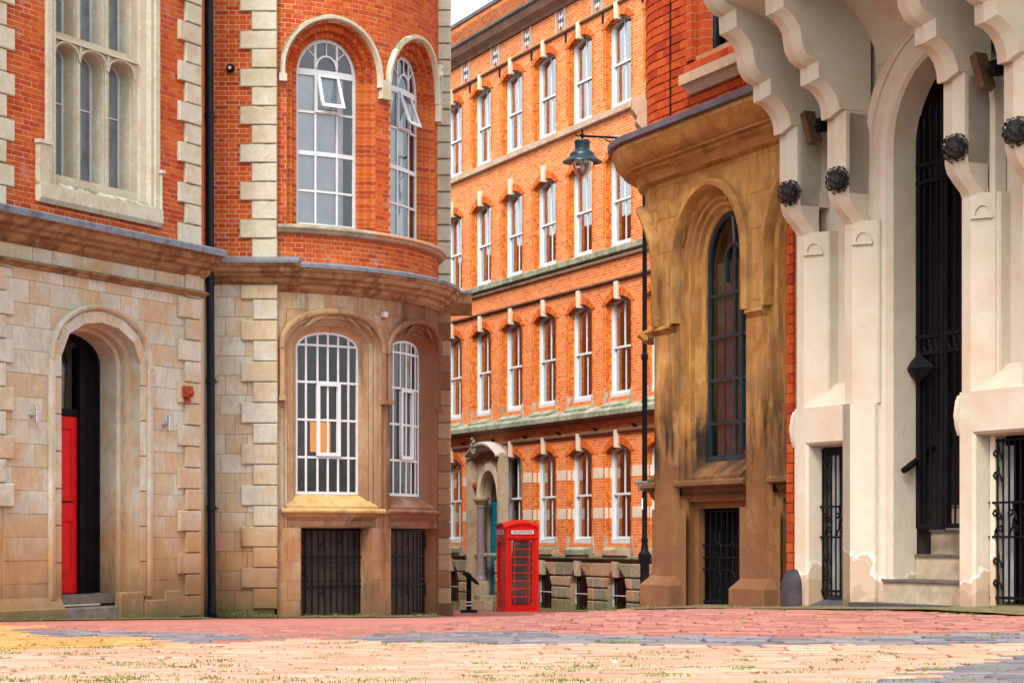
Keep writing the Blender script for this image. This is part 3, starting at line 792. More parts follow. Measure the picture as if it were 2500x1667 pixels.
for o in ops: g.sweep(o, [(E0, .0), (E0, .10), (.10, .10), (.10, .19), (0.0, .19), (.0, .34)], 14, zb=zsl-.05)
build('brick_reveal', g, M['bw'], LB, T)
for o in ops:
    kind(build('arch_brick', MB().voussoirs(o, .10, .205, .088, .12, .078, .009).voussoirs(o, .004, .096, .178, .2, .078, .009), M['brick'], LB, T), 'stuff')
# linked hood moulds
for i, o in enumerate(ops):
    so_ = o.ex(E0)
    build('arch_hood', MB().sweep(so_, [(.03, .03), (.035, -.05), (.05, -.085), (.095, -.09), (.115, -.05), (.12, .03)], 18, zb=zspT-(.12 if i == 0 else .0), closed=True), M['stoneU'], LB, T, smooth=30)
for i in range(2):
    a = so[i].uc+so[i].hw; b = so[i+1].uc-so[i+1].hw
    z_ = zs(T, c2(1112, 575), -.09)
    build('hood_stop', MB().prism([((a+b)/2-.10, .03), ((a+b)/2-.10, -.092), ((a+b)/2+.10, -.092), ((a+b)/2+.10, .03)], z_, zspT+.01).prism([((a+b)/2-.115, .03), ((a+b)/2-.115, -.105), ((a+b)/2+.115, -.105), ((a+b)/2+.115, .03)], z_-.04, z_-.002), M['stoneU'], LB, T)
build('hood_stop', MB().box(so[0].uc-so[0].hw-.14, so[0].uc-so[0].hw-.02, zspT-.22, zspT-.1, -.10, .03), M['stoneU'], LB, T)
# curved stone sill
segs = 40
sp = [(.04, zst+.02), (-.0, zst+.02), (-.12, zst), (-.14, zst-.04), (-.13, zst-.06), (-.10, zst-.07), (-.08, zst-.11), (-.03, zst-.13), (.04, zst-.13)]
us0, usm, us1 = uT0-.02, us(T, c2(1085, 1400), -.13), uT1
build('stone_sill', MB().extrude(sp, us0, usm, 20), M['sill'], LB, T, 30)
build('stone_sill', MB().extrude(sp, usm+.004, us1, 24), M['sillp'], LB, T, 30, label='pinkish end of the curved stone sill')
for o in ops: build('stone_sill', MB().box(o.uc-o.hw-.15, o.uc+o.hw+.15, zst-.06, zst+.028, -.01, .36, 6), M['sill'], LB, T)
# upper sash windows of the tower
def up_z(y, x=765): return zs(T, c2(x, y), .28)
def towerwin(o, i):
    k = .27
    trz = up_z(443); hwT = o.hw; uL, uR = o.uc-hwT*.365, o.uc+hwT*.345
    w = sash('window', T, o.ex(-.002), k, LB, (uL, uR), ((trz, .10), (up_z(680), .035), (up_z(925), .07), (up_z(1150), .035)), .055, .038, seg=6)
    fz = trz+.05; r = hwT*.36
    f = Op((uL+uR)/2, r, trz, fz+.03, r)
    build('fan_arch', MB().arcband(f, -.03, .0, k-.008, k+.03, 10), M['white'], w, T)
    for a in (38, 90, 142):
        c, s_ = math.cos(R(a)), math.sin(R(a))
        p0 = (f.uc+c*r, f.zs+s_*r); q = hwT+ .25*hwT
        L = 0
        while True:
            L += .02; uu, zz = f.uc+c*(r+L), f.zs+s_*(r+L); spn = o.span(zz)
            if not spn or not (spn[0]+.03 < uu < spn[1]-.03) or L > 2: break
        build('fan_spoke', MB().tube([(p0[0], k+.01, p0[1]), (uu, k+.01, zz)], .015, 4), M['white'], w, T)
    z0, z1 = up_z(655), up_z(452)
    hd = MB(); tl = .20
    def at2(uu, zz): t = (z1-zz)/(z1-z0); return (uu, k-.03-tl*t, zz)
    ua, ub = uL+.02, uR+.02
    for (a, b, c, d) in ((ua, ub, z0, z0+.055), (ua, ub, z1-.045, z1), (ua, ua+.05, z0, z1), (ub-.05, ub, z0, z1)):
        P4 = [at2(a, c), at2(b, c), at2(b, d), at2(a, d)]; Q4 = [(x, y+.04, z) for x, y, z in P4]
        hd.add(P4+Q4, [(0, 1, 2, 3), (4, 7, 6, 5), (0, 4, 5, 1), (1, 5, 6, 2), (2, 6, 7, 3), (3, 7, 4, 0)])
    build('open_vent', hd, M['white'], w, T)
    P4 = [at2(ua+.04, z0+.05), at2(ub-.04, z0+.05), at2(ub-.04, z1-.04), at2(ua+.04, z1-.04)]
    build('vent_pane', MB().add([(x, y+.02, z) for x, y, z in P4], [(0, 1, 2, 3)]) or MBq([(x, y+.02, z) for x, y, z in P4]), M['glass'], w, T)
    build('vent_frame', MB().box(uL-.02, uL+.03, z0-.05, z1, k-.02, k+.02).box(uR-.01, uR+.035, z0-.05, z1, k-.02, k+.02).box(uL-.02, uR+.035, z0-.07, z0-.03, k-.03, k+.02, 3), M['white'], w, T)
    return w
def MBq(P4): m = MB(); m.add(P4, [(0, 1, 2, 3)]); return m
for i, o in enumerate(ops):
    towerwin(o, i)
    g = MB(); wd = .80 if i == 0 else .55
    g.sheet(o.uc-o.hw, o.uc-o.hw+2*o.hw*wd, zsl, up_z(465), [], .318, .2)
    build('roller_blind', g, M['blind'], LB, T)
    build('room_lining', MB().room(o.uc-o.hw-.15, o.uc+o.hw+.15, zsl, zapT+.1, .33, 1.3), M['room'], LB, T)

# tower cornice and lead
cu0 = us(T, b2(585, 200), -.39)
cornice(T, cu0-.25, uT1, zTc, .39, .42, LB, 44, leadw=.06)

# ---- tower, lower stone storey
fl = [us(T, b2(592, 1000), .28), us(T, b2(965, 1000), .28)]
ucl, hwl = sum(fl)/2, (fl[1]-fl[0])/2
zapl = zs(T, b2(775, 616), .28); zspl = zs(T, b2(600, 712), .28); zbl_ = zs(T, b3(770, 440), .28)
f2 = [us(T, b2(1165, 1000), .28), us(T, b2(1330, 1000), .28)]; _l = us(T, (951, 1100), 0)+.27; f2[0] = _l; ucl2 = (_l+f2[1])/2
lops = [Op(ucl, hwl, zbl_, zspl, zapl-zspl, 'e', 2.2), Op(ucl2, (f2[1]-f2[0])/2, zbl_, zspl, zapl-zspl, 'e', 2.2), Op(2*ucl2-ucl, hwl, zbl_, zspl, zapl-zspl, 'e', 2.2)]
zb0, zb1 = -2.2, zs(T, b3(780, 640), .25)
ub = [us(T, b3(597, 900), .28), us(T, b3(975, 900), .28)]
ub2 = [us(T, b3(1160, 900), .0)+.03, us(T, b3(1362, 900), .26)]
bops = [Op(sum(ub)/2, (ub[1]-ub[0])/2, -1.62, zb1, 0), Op(sum(ub2)/2, (ub2[1]-ub2[0])/2, -1.62, zb1, 0), Op(sum(ub)/2+2*(ucl2-ucl), (ub[1]-ub[0])/2, -1.62, zb1, 0)]
E1 = .27
jop = [Op(o.uc, o.hw+E1, zb1+.0, o.zs, o.rise+E1*.9, 'e', 2.3) for o in lops]
build('wall', MB().sheet(uT0, uT1, -2.4, zTc-.3, [o for o in jop]+bops, .02, .25), M['stoneT'], LB, T)
apx = jop[0].zs+jop[0].rise+.08
ps = lay(uT0, T.R*1.7, apx-.31*math.ceil((apx+1.7)/.31), zTc-.40, [Op(o.uc, o.hw+.08, o.zb, o.zs, o.rise+.08, 'e', 2.3) for o in jop]+[o.ex(.02) for o in bops], lambda r: [[.5, .42, .6], [.36, .55, .45]][r % 2], .31, .004, lambda r: (0, .2)[r % 2])
ps2 = []
for q in ps:                                    # long blocks follow the curve in two halves
    if max(q[1]-q[0], q[3]-q[2]) > .3:
        m0, m1 = (q[0]+q[1])/2, (q[2]+q[3])/2
        ps2.append(q)
    else: ps2.append(q)
def curvedblock(q, d0, d1, b):
    g = MB(); n = 3
    for i in range(n):
        a, c = i/n, (i+1)/n
        P_ = [(q[0]+(q[1]-q[0])*a, q[4]), (q[0]+(q[1]-q[0])*c, q[4]), (q[2]+(q[3]-q[2])*c, q[5]), (q[2]+(q[3]-q[2])*a, q[5])]
        o = len(g.v); g.v += [(u, d0, z) for u, z in P_]+[(u, d1, z) for u, z in P_]
        g.f += [(o, o+1, o+2, o+3), (o+4, o+5, o+1, o), (o+3, o+2, o+6, o+7)]
        if i == 0: g.f.append((o, o+3, o+7, o+4))
        if i == n-1: g.f.append((o+1, o+5, o+6, o+2))
    return g
for q in ps2: build('stone_block', curvedblock(q, rnd.uniform(-.004, .004), .03, 0), M['stoneT'], LB, T)
for o, j, bo in zip(lops, jop, bops):
    k = .28
    pr = [(E1, .0), (E1-.015, .04), (E1-.06, .05), (E1-.075, .10), (E1-.11, .09), (E1-.14, .15), (E1-.17, .14), (E1-.2, .20), (.04, .24), (0, .27), (0, .34)]
    build('window_reveal', MB().sweep(Op(o.uc, o.hw, o.zb, o.zs, o.rise, 'e', 2.25), pr, 16, zb=zb1), M['stoneT'], LB, T, smooth=25)
    build('arch_hood', MB().sweep(o, [(E1-.01, .03), (E1-.005, -.04), (E1+.02, -.07), (E1+.06, -.075), (E1+.085, -.04), (E1+.09, .03)], 18, zb=zspl-.02, closed=True), M['stoneT'], LB, T, smooth=30)
    zst_ = zs(T, b2(1115, 1045), -.06)
    for sg in (-1, 1):
        a, b = sorted((o.uc+sg*(o.hw+E1), o.uc+sg*(o.hw+E1+.075)))
        build('hood_drop', MB().box(a, b, zst_+.06, zspl-.01, -.05, .03).box(a-.02, b+.02, zst_, zst_+.07, -.085, .03), M['stoneT'], LB, T)
    # sill
    s0_, s1_ = o.uc-o.hw-E1-.01, o.uc+o.hw+E1+.01
    zt_ = zbl_+.01; zr = zs(T, b3(800, 535), -.03); 
    build('window_sill', MB().extrude([(.30, zt_), (.02, zr+.07), (.02, zr-.02), (.4, zr-.02), (.4, zt_)], s0_+.06, s1_-.06, 8), M['ochre' if o is lops[0] else 'stoneT'], LB, T)
    build('sill_roll', MB().extrude([(.3, zr+.005), (-.02, zr+.03), (-.055, zr), (-.05, zr-.03), (-.02, zr-.05), (.3, zr-.03)], s0_-.04, s1_+.06, 8), M['ochre' if o is lops[0] else 'stoneT'], LB, T, 30)
    build('sill_moulding', MB().extrude([(.3, zr-.03), (.0, zr-.045), (.02, zr-.09), (.12, zr-.17), (.14, zb1), (.3, zb1)], s0_+.0, s1_, 8), M['stoneT'], LB, T)
    build('basement_reveal', MB().sweep(bo, [(.02, .0), (.02, .03), (0, .05), (0, .36)], zb=-2.2), M['stoneT'], LB, T)
    hb = [(b2(775, y)) for y in (695, 915, 1140, 1363)]
    hz = [(zs(T, q, k), .034) for q in hb]
    vb = [o.uc-o.hw+2*o.hw*t for t in (.155, .33, .492, .66, .835)]
    wnd = sash('window', T, Op(o.uc, o.hw, o.zb, o.zs, o.rise, 'e', 2.2), k, LB, vb, hz, .035, .036, m='white', mp='glassd', seg=6)
    za, zc = hz[3][0]+.02, hz[1][0]-.01
    build('casement', MB().box(vb[1]-.03, vb[1]+.035, za, zc, k-.03, k+.02).box(vb[3]-.035, vb[3]+.03, za, zc, k-.03, k+.02).box(vb[1]-.03, vb[3]+.03, za, za+.06, k-.031, k+.018, 3).box(vb[1]-.03, vb[3]+.03, zc-.05, zc, k-.031, k+.018, 3), M['white'], wnd, T)
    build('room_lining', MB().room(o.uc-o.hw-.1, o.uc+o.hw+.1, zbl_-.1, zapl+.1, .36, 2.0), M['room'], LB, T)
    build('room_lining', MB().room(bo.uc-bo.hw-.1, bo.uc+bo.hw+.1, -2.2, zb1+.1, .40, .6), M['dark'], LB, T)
    gz0 = gh(-3, 33)-.02 if o is lops[0] else gh(-1.8, 34)-.02
    gr = build('basement_grille', MB().box(bo.uc-bo.hw, bo.uc+bo.hw, zb1-.045, zb1-.02, .24, .26, 6).box(bo.uc-bo.hw, bo.uc+bo.hw, gz0+.03, gz0+.055, .24, .26, 6), M['iron'], LB, T)
    for i in range(11):
        uu = bo.uc-bo.hw+.03+(2*bo.hw-.06)*i/10
        build('bar', MB().tube([(uu, .25, gz0), (uu, .25, zb1-.03)], .011, 6), M['iron'], gr, T)
    for y in (812, 850, 955, 992):
        z_ = zs(T, b3(780, y), .25); build('cross_bar', MB().box(bo.uc-bo.hw, bo.uc+bo.hw, z_-(.006 if y in (850, 955) else .013), z_+(.006 if y in (850, 955) else .013), .235, .245, 6), M['iron'], gr, T)
    for i, uu in enumerate([bo.uc-bo.hw*.8, bo.uc-bo.hw*.3, bo.uc+bo.hw*.25, bo.uc+bo.hw*.75]):
        for zc_ in ([.82, .28] if i % 2 else [.84, .5]):
            zz = gz0+(zb1-gz0)*zc_
            pts = [(uu+.055*math.cos(t*.45)*(1-t/22), .215, zz+.02+.10*(t/9-1)+.05*math.sin(t*.45)) for t in range(18)]
            build('scroll', MB().tube(pts, .009, 5), M['iron'], gr, T)
    build('basement_window', MB().box(bo.uc-bo.hw, bo.uc+bo.hw, -2.2, zb1, .275, .285, 6), M['room'], LB, T)  # opaque dark backing, the shade behind the grille put into its colour
g = MB(); g.sheet(uT0-.2, T.R*1.9, -2.3, 10, [], 2.15, .3); build('inner_lining', g, M['dark'], LB, T)
# board seen inside the first window, warm interior light put in as its glow
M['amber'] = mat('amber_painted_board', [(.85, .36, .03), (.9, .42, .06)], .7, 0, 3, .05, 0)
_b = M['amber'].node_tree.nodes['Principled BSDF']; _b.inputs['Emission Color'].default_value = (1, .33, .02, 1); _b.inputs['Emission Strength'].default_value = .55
a, b = us(T, b2(678, 1250), .6), us(T, b2(792, 1250), .6)
build('notice_board', MB().box(a, b, zs(T, b2(740, 1330), .6), zs(T, b2(740, 1152), .6), .56, .6), M['amber'], LB, T)
u, z = T.p(b2(1125, 510), -.03)
tg = thing('junction_box', 'small pale box on the stone between the hoods of the round corner windows', 'box', T.at(u, 0, z))
build('casing', MB().box(u-.05, u+.05, z-.045, z+.045, -.06, .01), M['dirtywhite'], tg, T); build('lid', MB().box(u-.035, u+.035, z-.03, z+.03, -.068, -.059), M['dirtywhite'], tg, T)

M['stoneP'] = mat('brown_pier_stone', [(.36, .17, .08), (.46, .26, .13), (.30, .13, .06), (.52, .33, .18)], .88, .7, 1.0, .22, .5, 40)
# ---- end pier with quoins
zPc = zs(P, (1130, 713), -.2)
pq = [us(P, (1050, 0)), us(P, (1062, 0)), us(P, c2(1518, 0))]
build('wall', MB().box(us(P, (1030, 0)), pq[2]-.03, -2.3, zTop, .02, .4), M['stoneU'], LB, P)
pch = 98.5/2.45/(F/37.6)
z = -1.5; i = 0
while z < 10.4:
    up = z > zPc
    rr = pq[2]-(0 if not up else .0)
    if not (zPc-.35 < z < zPc-.02):
        build('quoin', MB().quadprism(pq[0], rr, pq[0], rr, z+.012, z+pch-.012, -.03, .35, .012), M['stoneU'] if up else M['stoneP'], LB, P)
    z += pch
g = MB(); rr = us(P, (1151, 0), -.25)
build('cornice', MB().extrude([(.3, zPc), (.3, zPc-.38), (-.02, zPc-.38), (-.12, zPc-.25), (-.2, zPc-.2), (-.25, zPc-.05), (-.25, zPc)], us(P, (1040, 0)), rr), M['cornice'], LB, P, 30)
build('lead_flashing', MB().extrude([(.3, zPc+.06), (.3, zPc+.004), (-.26, zPc+.004), (-.262, zPc-.03), (-.275, zPc-.03), (-.27, zPc+.012)], us(P, (1040, 0)), rr+.012), M['lead'], LB, P)
build('plinth_stone', MB().prism([(pq[0], .3), (pq[0], -.10), (pq[2]+.05, -.10), (pq[2]+.05, .3)], -2.3, zs(P, b3(1490, 1090), -.1), None), M['stoneT'], LB, P)
# back wall of the building along the side street (seen in window reflections)
BK = [(-1.5, 38.0), (-3.2, 48), (-7.0, 62), (-13, 78)]
g = MB()
for (x0, y0), (x1, y1) in zip(BK, BK[1:]): g.add([(x0, y0, -3), (x1, y1, -3.4), (x1, y1, 11.0), (x0, y0, 11.0)], [(0, 1, 2, 3)])
build('rear_wall', g, M['bw'], LB)

build('side_wall', MB().box(uA0-26, uA0-.01, -2.4, zTop, .0, .3), M['bw'], LB, A)  # carries the wall on unseen, added to block sky from the left
# ================================================================== brick warehouse at the end of the street
G = Fr(1520, 55, -934)
M['gb'] = mat('bright_orange_brickwork', [(.6, .12, .02)], .85, 0, 2, .12, .3, 30, stains=[('patch', (.66, .40, .30), 1.2, .62, .35)],
    brick=dict(w=.225, h=.0765, m=.008, cols=[(.82, .205, .040), (.86, .26, .065), (.76, .15, .026), (.86, .31, .10), (.66, .11, .018), (.84, .23, .048), (.74, .16, .025)], mortar=(.85, .50, .28)))
M['gr'] = mat('red_gauged_brickwork', [(.6, .12, .02)], .85, 0, 2, .12, .3, 30,
    brick=dict(w=.113, h=.0765, m=.006, cols=[(.78, .20, .010), (.52, .07, .01), (.84, .28, .015), (.46, .05, .01), (.80, .22, .012)], mortar=(.75, .30, .08)))
M['ring'] = mat('red_arch_bricks', [(.70, .14, .02), (.76, .19, .03), (.66, .12, .018), (.60, .10, .015)], .85, 1, bump=.3)
M['gst'] = mat('pale_brown_dressed_stone', [(.50, .34, .22), (.58, .44, .32), (.42, .27, .17)], .85, .3, 1.5, .2, .35, 30, stains=[('top', (.14, .22, .12), 1.5, .36, .9), ('patch', (.2, .25, .15), 1.3, .60, .45)])
M['ggr'] = mat('algae_green_stone', [(.26, .33, .22), (.40, .40, .30), (.18, .24, .15), (.45, .36, .25)], .85, 0, 1.8, .2, .4, 25)
M['gband'] = mat('cream_stone_band', [(.74, .62, .46), (.78, .68, .54)], .85, 0, 2, .12, .2, 30)
M['gbas'] = mat('rough_basement_stone', [(.46, .26, .15), (.36, .30, .2), (.50, .32, .19), (.30, .27, .19)], .9, .6, 1.2, .3, .6, 25, stains=[('patch', (.16, .2, .12), 1.5, .56, .6), ('low', (.12, .14, .06), -1.55, .3, 2, .6)])
M['gutter'] = mat('dark_cast_gutter', [(.10, .10, .11), (.16, .16, .17)], .6, 0, 2, .2, .2, 20)
M['dstring'] = mat('dark_brown_string', [(.16, .08, .05), (.25, .15, .1)], .8, 0, 2, .2, .3, 20)
WH = thing('brick_warehouse', 'four storey bright orange brick warehouse with white sash windows at the end of the street', 'building', tuple(G.at(-4.5, 0, -1.9)))
gu0, gu1 = -17.0, 6.5
pit = 2.385; ucs = [-.27-pit*k for k in range(-2, 7)]
rows = [(11.66, 14.10), (7.90, 10.47), (3.84, 6.56), (-.12, 2.56)]
HWG = .76; RISE = .20; ORD = .07
gops = []; meta = []
portal_c = ucs[6]
for ri, (zb_, za_) in enumerate(rows):
    for ci, uc in enumerate(ucs):
        if ri == 3 and ci == 6: continue
        gops.append(Op(uc, HWG, zb_, za_-RISE, RISE, 's')); meta.append((ri, ci))
bz0, bz1 = G.p(g3(1300, 1405))[1], G.p(g3(1300, 1165))[1]
bops_ = [Op(uc, .56, -2.0, bz1-.14, .14, 's') for ci, uc in enumerate(ucs) if ci != 6]
dp = -.04; pc = G.p(g3(388, 600), dp)[0]; a0 = G.p(g3(326, 600), dp)[0]
zcap = G.p(g3(330, 640), dp)[1]; zapx = G.p(g3(385, 430), dp)[1]; hwp = pc-a0
pop = Op(pc, hwp+.03, -1.9, zcap, zapx-zcap+.03, 'e')
build('wall', MB().sheet(gu0, gu1, -.5, 16.3, gops+[pop], 0, None, n=6), M['gb'], WH, G)
build('wall', MB().sheet(gu0, gu1, -2.8, -.5, bops_+[pop], 0.05), M['gbas'], WH, G)
SKY = None
gwin = {}
for o, (ri, ci) in zip(gops, meta):
    inn = Op(o.uc, o.hw-ORD, o.zb, o.zs, o.rise-.03, 's')
    if 0 <= ri:
        # stepped brick jambs
        build('brick_reveal', MB().sweep(o, [(0, 0), (0, .08)], 6).sweep(inn, [(0, .08), (0, .24)], 6).sweep(o, [(0, .08), (-ORD, .08)], 6), M['gr'], WH, G)
        build('arch_ring', MB().voussoirs(Op(o.uc, o.hw, o.zb, o.zs, o.rise, 's'), 0.0, .215, -.02, .02, .085, .006, .004), M['ring'], WH, G)
        zk0 = o.zs+o.rise-.10
        build('keystone', MB().quadprism(o.uc-.075, o.uc+.075, o.uc-.10, o.uc+.10, zk0, zk0+.48, -.10, .08, .015), M['gband'], WH, G)
# the sash window: one of each row height, then copies
def sashwin(o):
    inn = Op(o.uc, o.hw-ORD, o.zb, o.zs, o.rise-.03, 's'); k = .15
    mid = (o.zb+o.zs+o.rise)/2
    w = build('window', MB().sweep(inn, [(.0, k), (-.055, k), (-.055, k+.05), (-.065, k+.05), (-.065, k+.11), (0, k+.11)], 6, closed=True).box(inn.uc-inn.hw, inn.uc+inn.hw, inn.zb, inn.zb+.11, k-.01, k+.12), M['white'], WH, G)
    gl0, gl1 = inn.uc-inn.hw+.055, inn.uc+inn.hw-.055
    up = MB().box(gl0, gl1, mid-.03, mid+.03, k+.04, k+.09).box(gl0, gl0+.035, mid, inn.zs, k+.055, k+.085).box(gl1-.035, gl1, mid, inn.zs, k+.055, k+.085)
    build('sash', up, M['white'], w, G)
    lo = MB().box(gl0, gl0+.04, inn.zb+.1, mid, k+.085, k+.12).box(gl1-.04, gl1, inn.zb+.1, mid, k+.085, k+.12).box(gl0, gl1, inn.zb+.12, inn.zb+.19, k+.086, k+.119)
    build('sash', lo, M['white'], w, G)
    build('glazing_bar', MB().box(inn.uc-.016, inn.uc+.016, mid, o.zs+o.rise-.09, k+.05, k+.08), M['white'], w, G)
    build('glazing_bar', MB().box(inn.uc-.016, inn.uc+.016, inn.zb+.15, mid, k+.085, k+.11), M['white'], w, G)
    for a, b in ((gl0, inn.uc), (inn.uc, gl1)):
        build('pane', MB().cell(inn, a, b, mid, o.zs+o.rise-.03, k+.07), M['glassg'], w, G)
        build('pane', MB().cell(inn, a, b, inn.zb+.1, mid, k+.10), M['glassg'], w, G)
    return w
protos = {}
src = {}
for ri in range(4): 
    o = [q for q, mm in zip(gops, meta) if mm == (ri, 2)][0]; src[ri] = (sashwin(o), o.uc)
km = kidmap()
for o, (ri, ci) in zip(gops, meta):
    if ci == 2: continue
    copytree(src[ri][0], G.U*(o.uc-src[ri][1]), WH, km)
for o, (ri, ci) in zip(gops, meta):
    q = rnd.random()
    if q < .75:
        zt_ = o.zs+o.rise-.02; zb2__ = zt_-(zt_-o.zb)*rnd.choice([.2, .35, .5, .5, .8, 1.0])
        build('blind', MB().box(o.uc-o.hw+.09, o.uc+o.hw-.09-(0 if q > .3 else .7), zb2__, zt_, .325, .335), M['blind'] if q < .5 else M['curtain'], WH, G)
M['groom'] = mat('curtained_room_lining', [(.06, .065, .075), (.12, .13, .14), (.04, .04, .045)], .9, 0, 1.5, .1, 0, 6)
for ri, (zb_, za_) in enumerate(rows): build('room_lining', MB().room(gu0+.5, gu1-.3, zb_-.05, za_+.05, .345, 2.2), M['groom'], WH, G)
# bands, strings and cornices
def band(name, z1_, z0_, pr, m, dip=0, u0=gu0, u1=gu1, rnd_=False):
    build(name, MB().extrude([(.05, z1_+dip), (.05, z0_), (-pr*.6, z0_), (-pr, z0_+.03), (-pr, z1_-.02), (-pr+.02, z1_)], u0, u1), M[m], WH, G)
band('sill_band', 11.62, 11.42, .12, 'gst'); band('sill_band', 7.87, 7.68, .16, 'ggr'); band('sill_mould', 7.66, 7.55, .08, 'gst')
band('string_course', 14.46, 14.38, .08, 'dstring'); band('string_course', 7.03, 6.95, .09, 'dstring'); 
pu0, pu1 = G.p(g3(240, 300), -.2)[0], G.p(g3(455, 300), -.2)[0]
band('string_course', 2.95, 2.86, .09, 'dstring', u0=pu1-.05); band('string_course', 2.95, 2.86, .09, 'dstring', u1=pu0+.1)
# main cornice over the ground storey with lichen, and sloping window sills
build('cornice', MB().extrude([(.05, 3.62), (.05, 3.22), (-.03, 3.22), (-.05, 3.26), (-.12, 3.29), (-.22, 3.31), (-.27, 3.32), (-.27, 3.46), (-.2, 3.52)], gu0, gu1), M['dstring'], WH, G)
build('cornice_top', MB().extrude([(.05, 3.66), (-.20, 3.535), (-.29, 3.47), (-.29, 3.34), (-.26, 3.33), (-.25, 3.5), (.04, 3.6)], gu0, gu1), M['ggr'], WH, G)
for uc in ucs:
    build('stone_sill', MB().extrude([(.22, 3.86), (-.16, 3.62), (-.16, 3.56), (.22, 3.56)], uc-HWG+.02, uc+HWG-.02), M['ggr'], WH, G)
    for sg in (-1, 1):
        a, b = sorted((uc+sg*(HWG-.01), uc+sg*(HWG+.16)))
        t0, t1 = (a+.0, b-.10) if sg > 0 else (a+.10, b)
        build('jamb_stone', MB().quadprism(a, b, t0, t1, 3.58, 4.02, -.03, .1, .01), M['gst'], WH, G)
        a, b = sorted((uc+sg*(HWG-.005), uc+sg*(HWG-ORD-.004))); build('jamb_stone', MB().box(a, b, 3.6, 4.05, -.0+.085, .2), M['gst'], WH, G)
for ci, uc in enumerate(ucs):
    if ci == 6: continue
    build('stone_sill', MB().extrude([(.22, -.10), (-.14, -.30), (-.14, -.44), (.22, -.44)], uc-HWG-.0, uc+HWG+.0), M['ggr' if ci in (3, 7) else 'gst'], WH, G)
    for sg in (-1, 1):
        a, b = sorted((uc+sg*(HWG-.01), uc+sg*(HWG+.20))); t0, t1 = (a, b-.10) if sg > 0 else (a+.10, b)
        build('jamb_stone', MB().quadprism(a, b, t0, t1, -.42, .06, -.03, .1, .01), M['gst'], WH, G)
# pale stone bands between the windows of the ground storey, broken by windows
for z0, z1 in ((1.66, 1.95), (.56, .86)):
    edges = sorted([(o.uc-o.hw, o.uc+o.hw) for o, mm in zip(gops, meta) if mm[0] == 3]+[(pu0, pu1)])
    u = gu0
    for a, b in edges+[(gu1, gu1)]:
        if a-u > .05: build('band_stone', MB().quadprism(u+.002, a-.002, u+.002, a-.002, z0, z1, -.008, .10, .004), M['gband'], WH, G)
        u = b
    for a, b in edges[:-1]:
        if (a, b) == (pu0, pu1): continue
        build('band_stone', MB().box(a+.0, a+.012, z0, z1, .0, .095).box(a+.002, a+ORD+.004, z0, z1, .088, .2), M['gband'], WH, G)
band('plinth_band', -.44, -.56, .10, 'ggr')
# rusticated basement blocks
zy = [G.p(g3(1150, y))[1] for y in (1080, 1183, 1262, 1350, 1440)]
bo2 = [o.ex(.0) for o in bops_]+[Op(portal_c, 1.15, -2.5, 2, 0)]
for i in range(4):
    z1_, z0_ = zy[i], zy[i+1] if i < 3 else -2.6
    for q in lay(-15, gu1-.2, z0_, z1_, bo2, lambda r: [[.95, .7, .8], [.6, 1.1]][i % 2], z1_-z0_+.001, .03, lambda r: .3*i):
        build('basement_stone', MB().quadprism(*q[:6], -.05-rnd.uniform(0, .02), .06, .03), M['gbas'], WH, G)
for o in bops_:
    build('basement_reveal', MB().sweep(o, [(.0, -.02), (-.02, .02), (-.02, .20)], 6, zb=-2.6), M['gbas'], WH, G)
    build('keystone', MB().quadprism(o.uc-.07, o.uc+.07, o.uc-.12, o.uc+.12, bz1-.08, bz1+.34, -.16, .0, .02), M['gst'], WH, G)
    w = build('basement_window', MB().sweep(o.ex(-.03), [(0, .10), (-.04, .10), (-.04, .14), (0, .14)], 6, zb=-1.85, closed=True), M['dirtywhite'], WH, G)
    build('pane', MB().cell(o.ex(-.03), o.uc-.6, o.uc+.6, -2.0, bz1, .13), M['glassd'], w, G)
    for t in (-.35, 0, .35): build('bar', MB().box(o.uc+t-.01, o.uc+t+.01, -2.0, bz1-.03, .07, .09), M['iron'], w, G)
    build('cross_bar', MB().box(o.uc-.49, o.uc+.49, bz0+.32, bz0+.345, .065, .095), M['dirtywhite'], w, G)
build('room_lining', MB().room(gu0+.5, gu1-.3, -2.8, bz1+.1, .4, 1.5), M['dark'], WH, G)
# brick order strips flanking each window (dark joint lines)
for uc in ucs:
    for ri, (zb_, za_) in enumerate(rows):
        if ri == 3 and uc == portal_c: continue
        [build('brick_order', MB().box(uc+a_, uc+b_, zb_+.35, za_-RISE-.02, -.022, .02), M['gr'], WH, G) for a_, b_ in ((HWG+.045, HWG+.105), (-HWG-.105, -HWG-.045))]
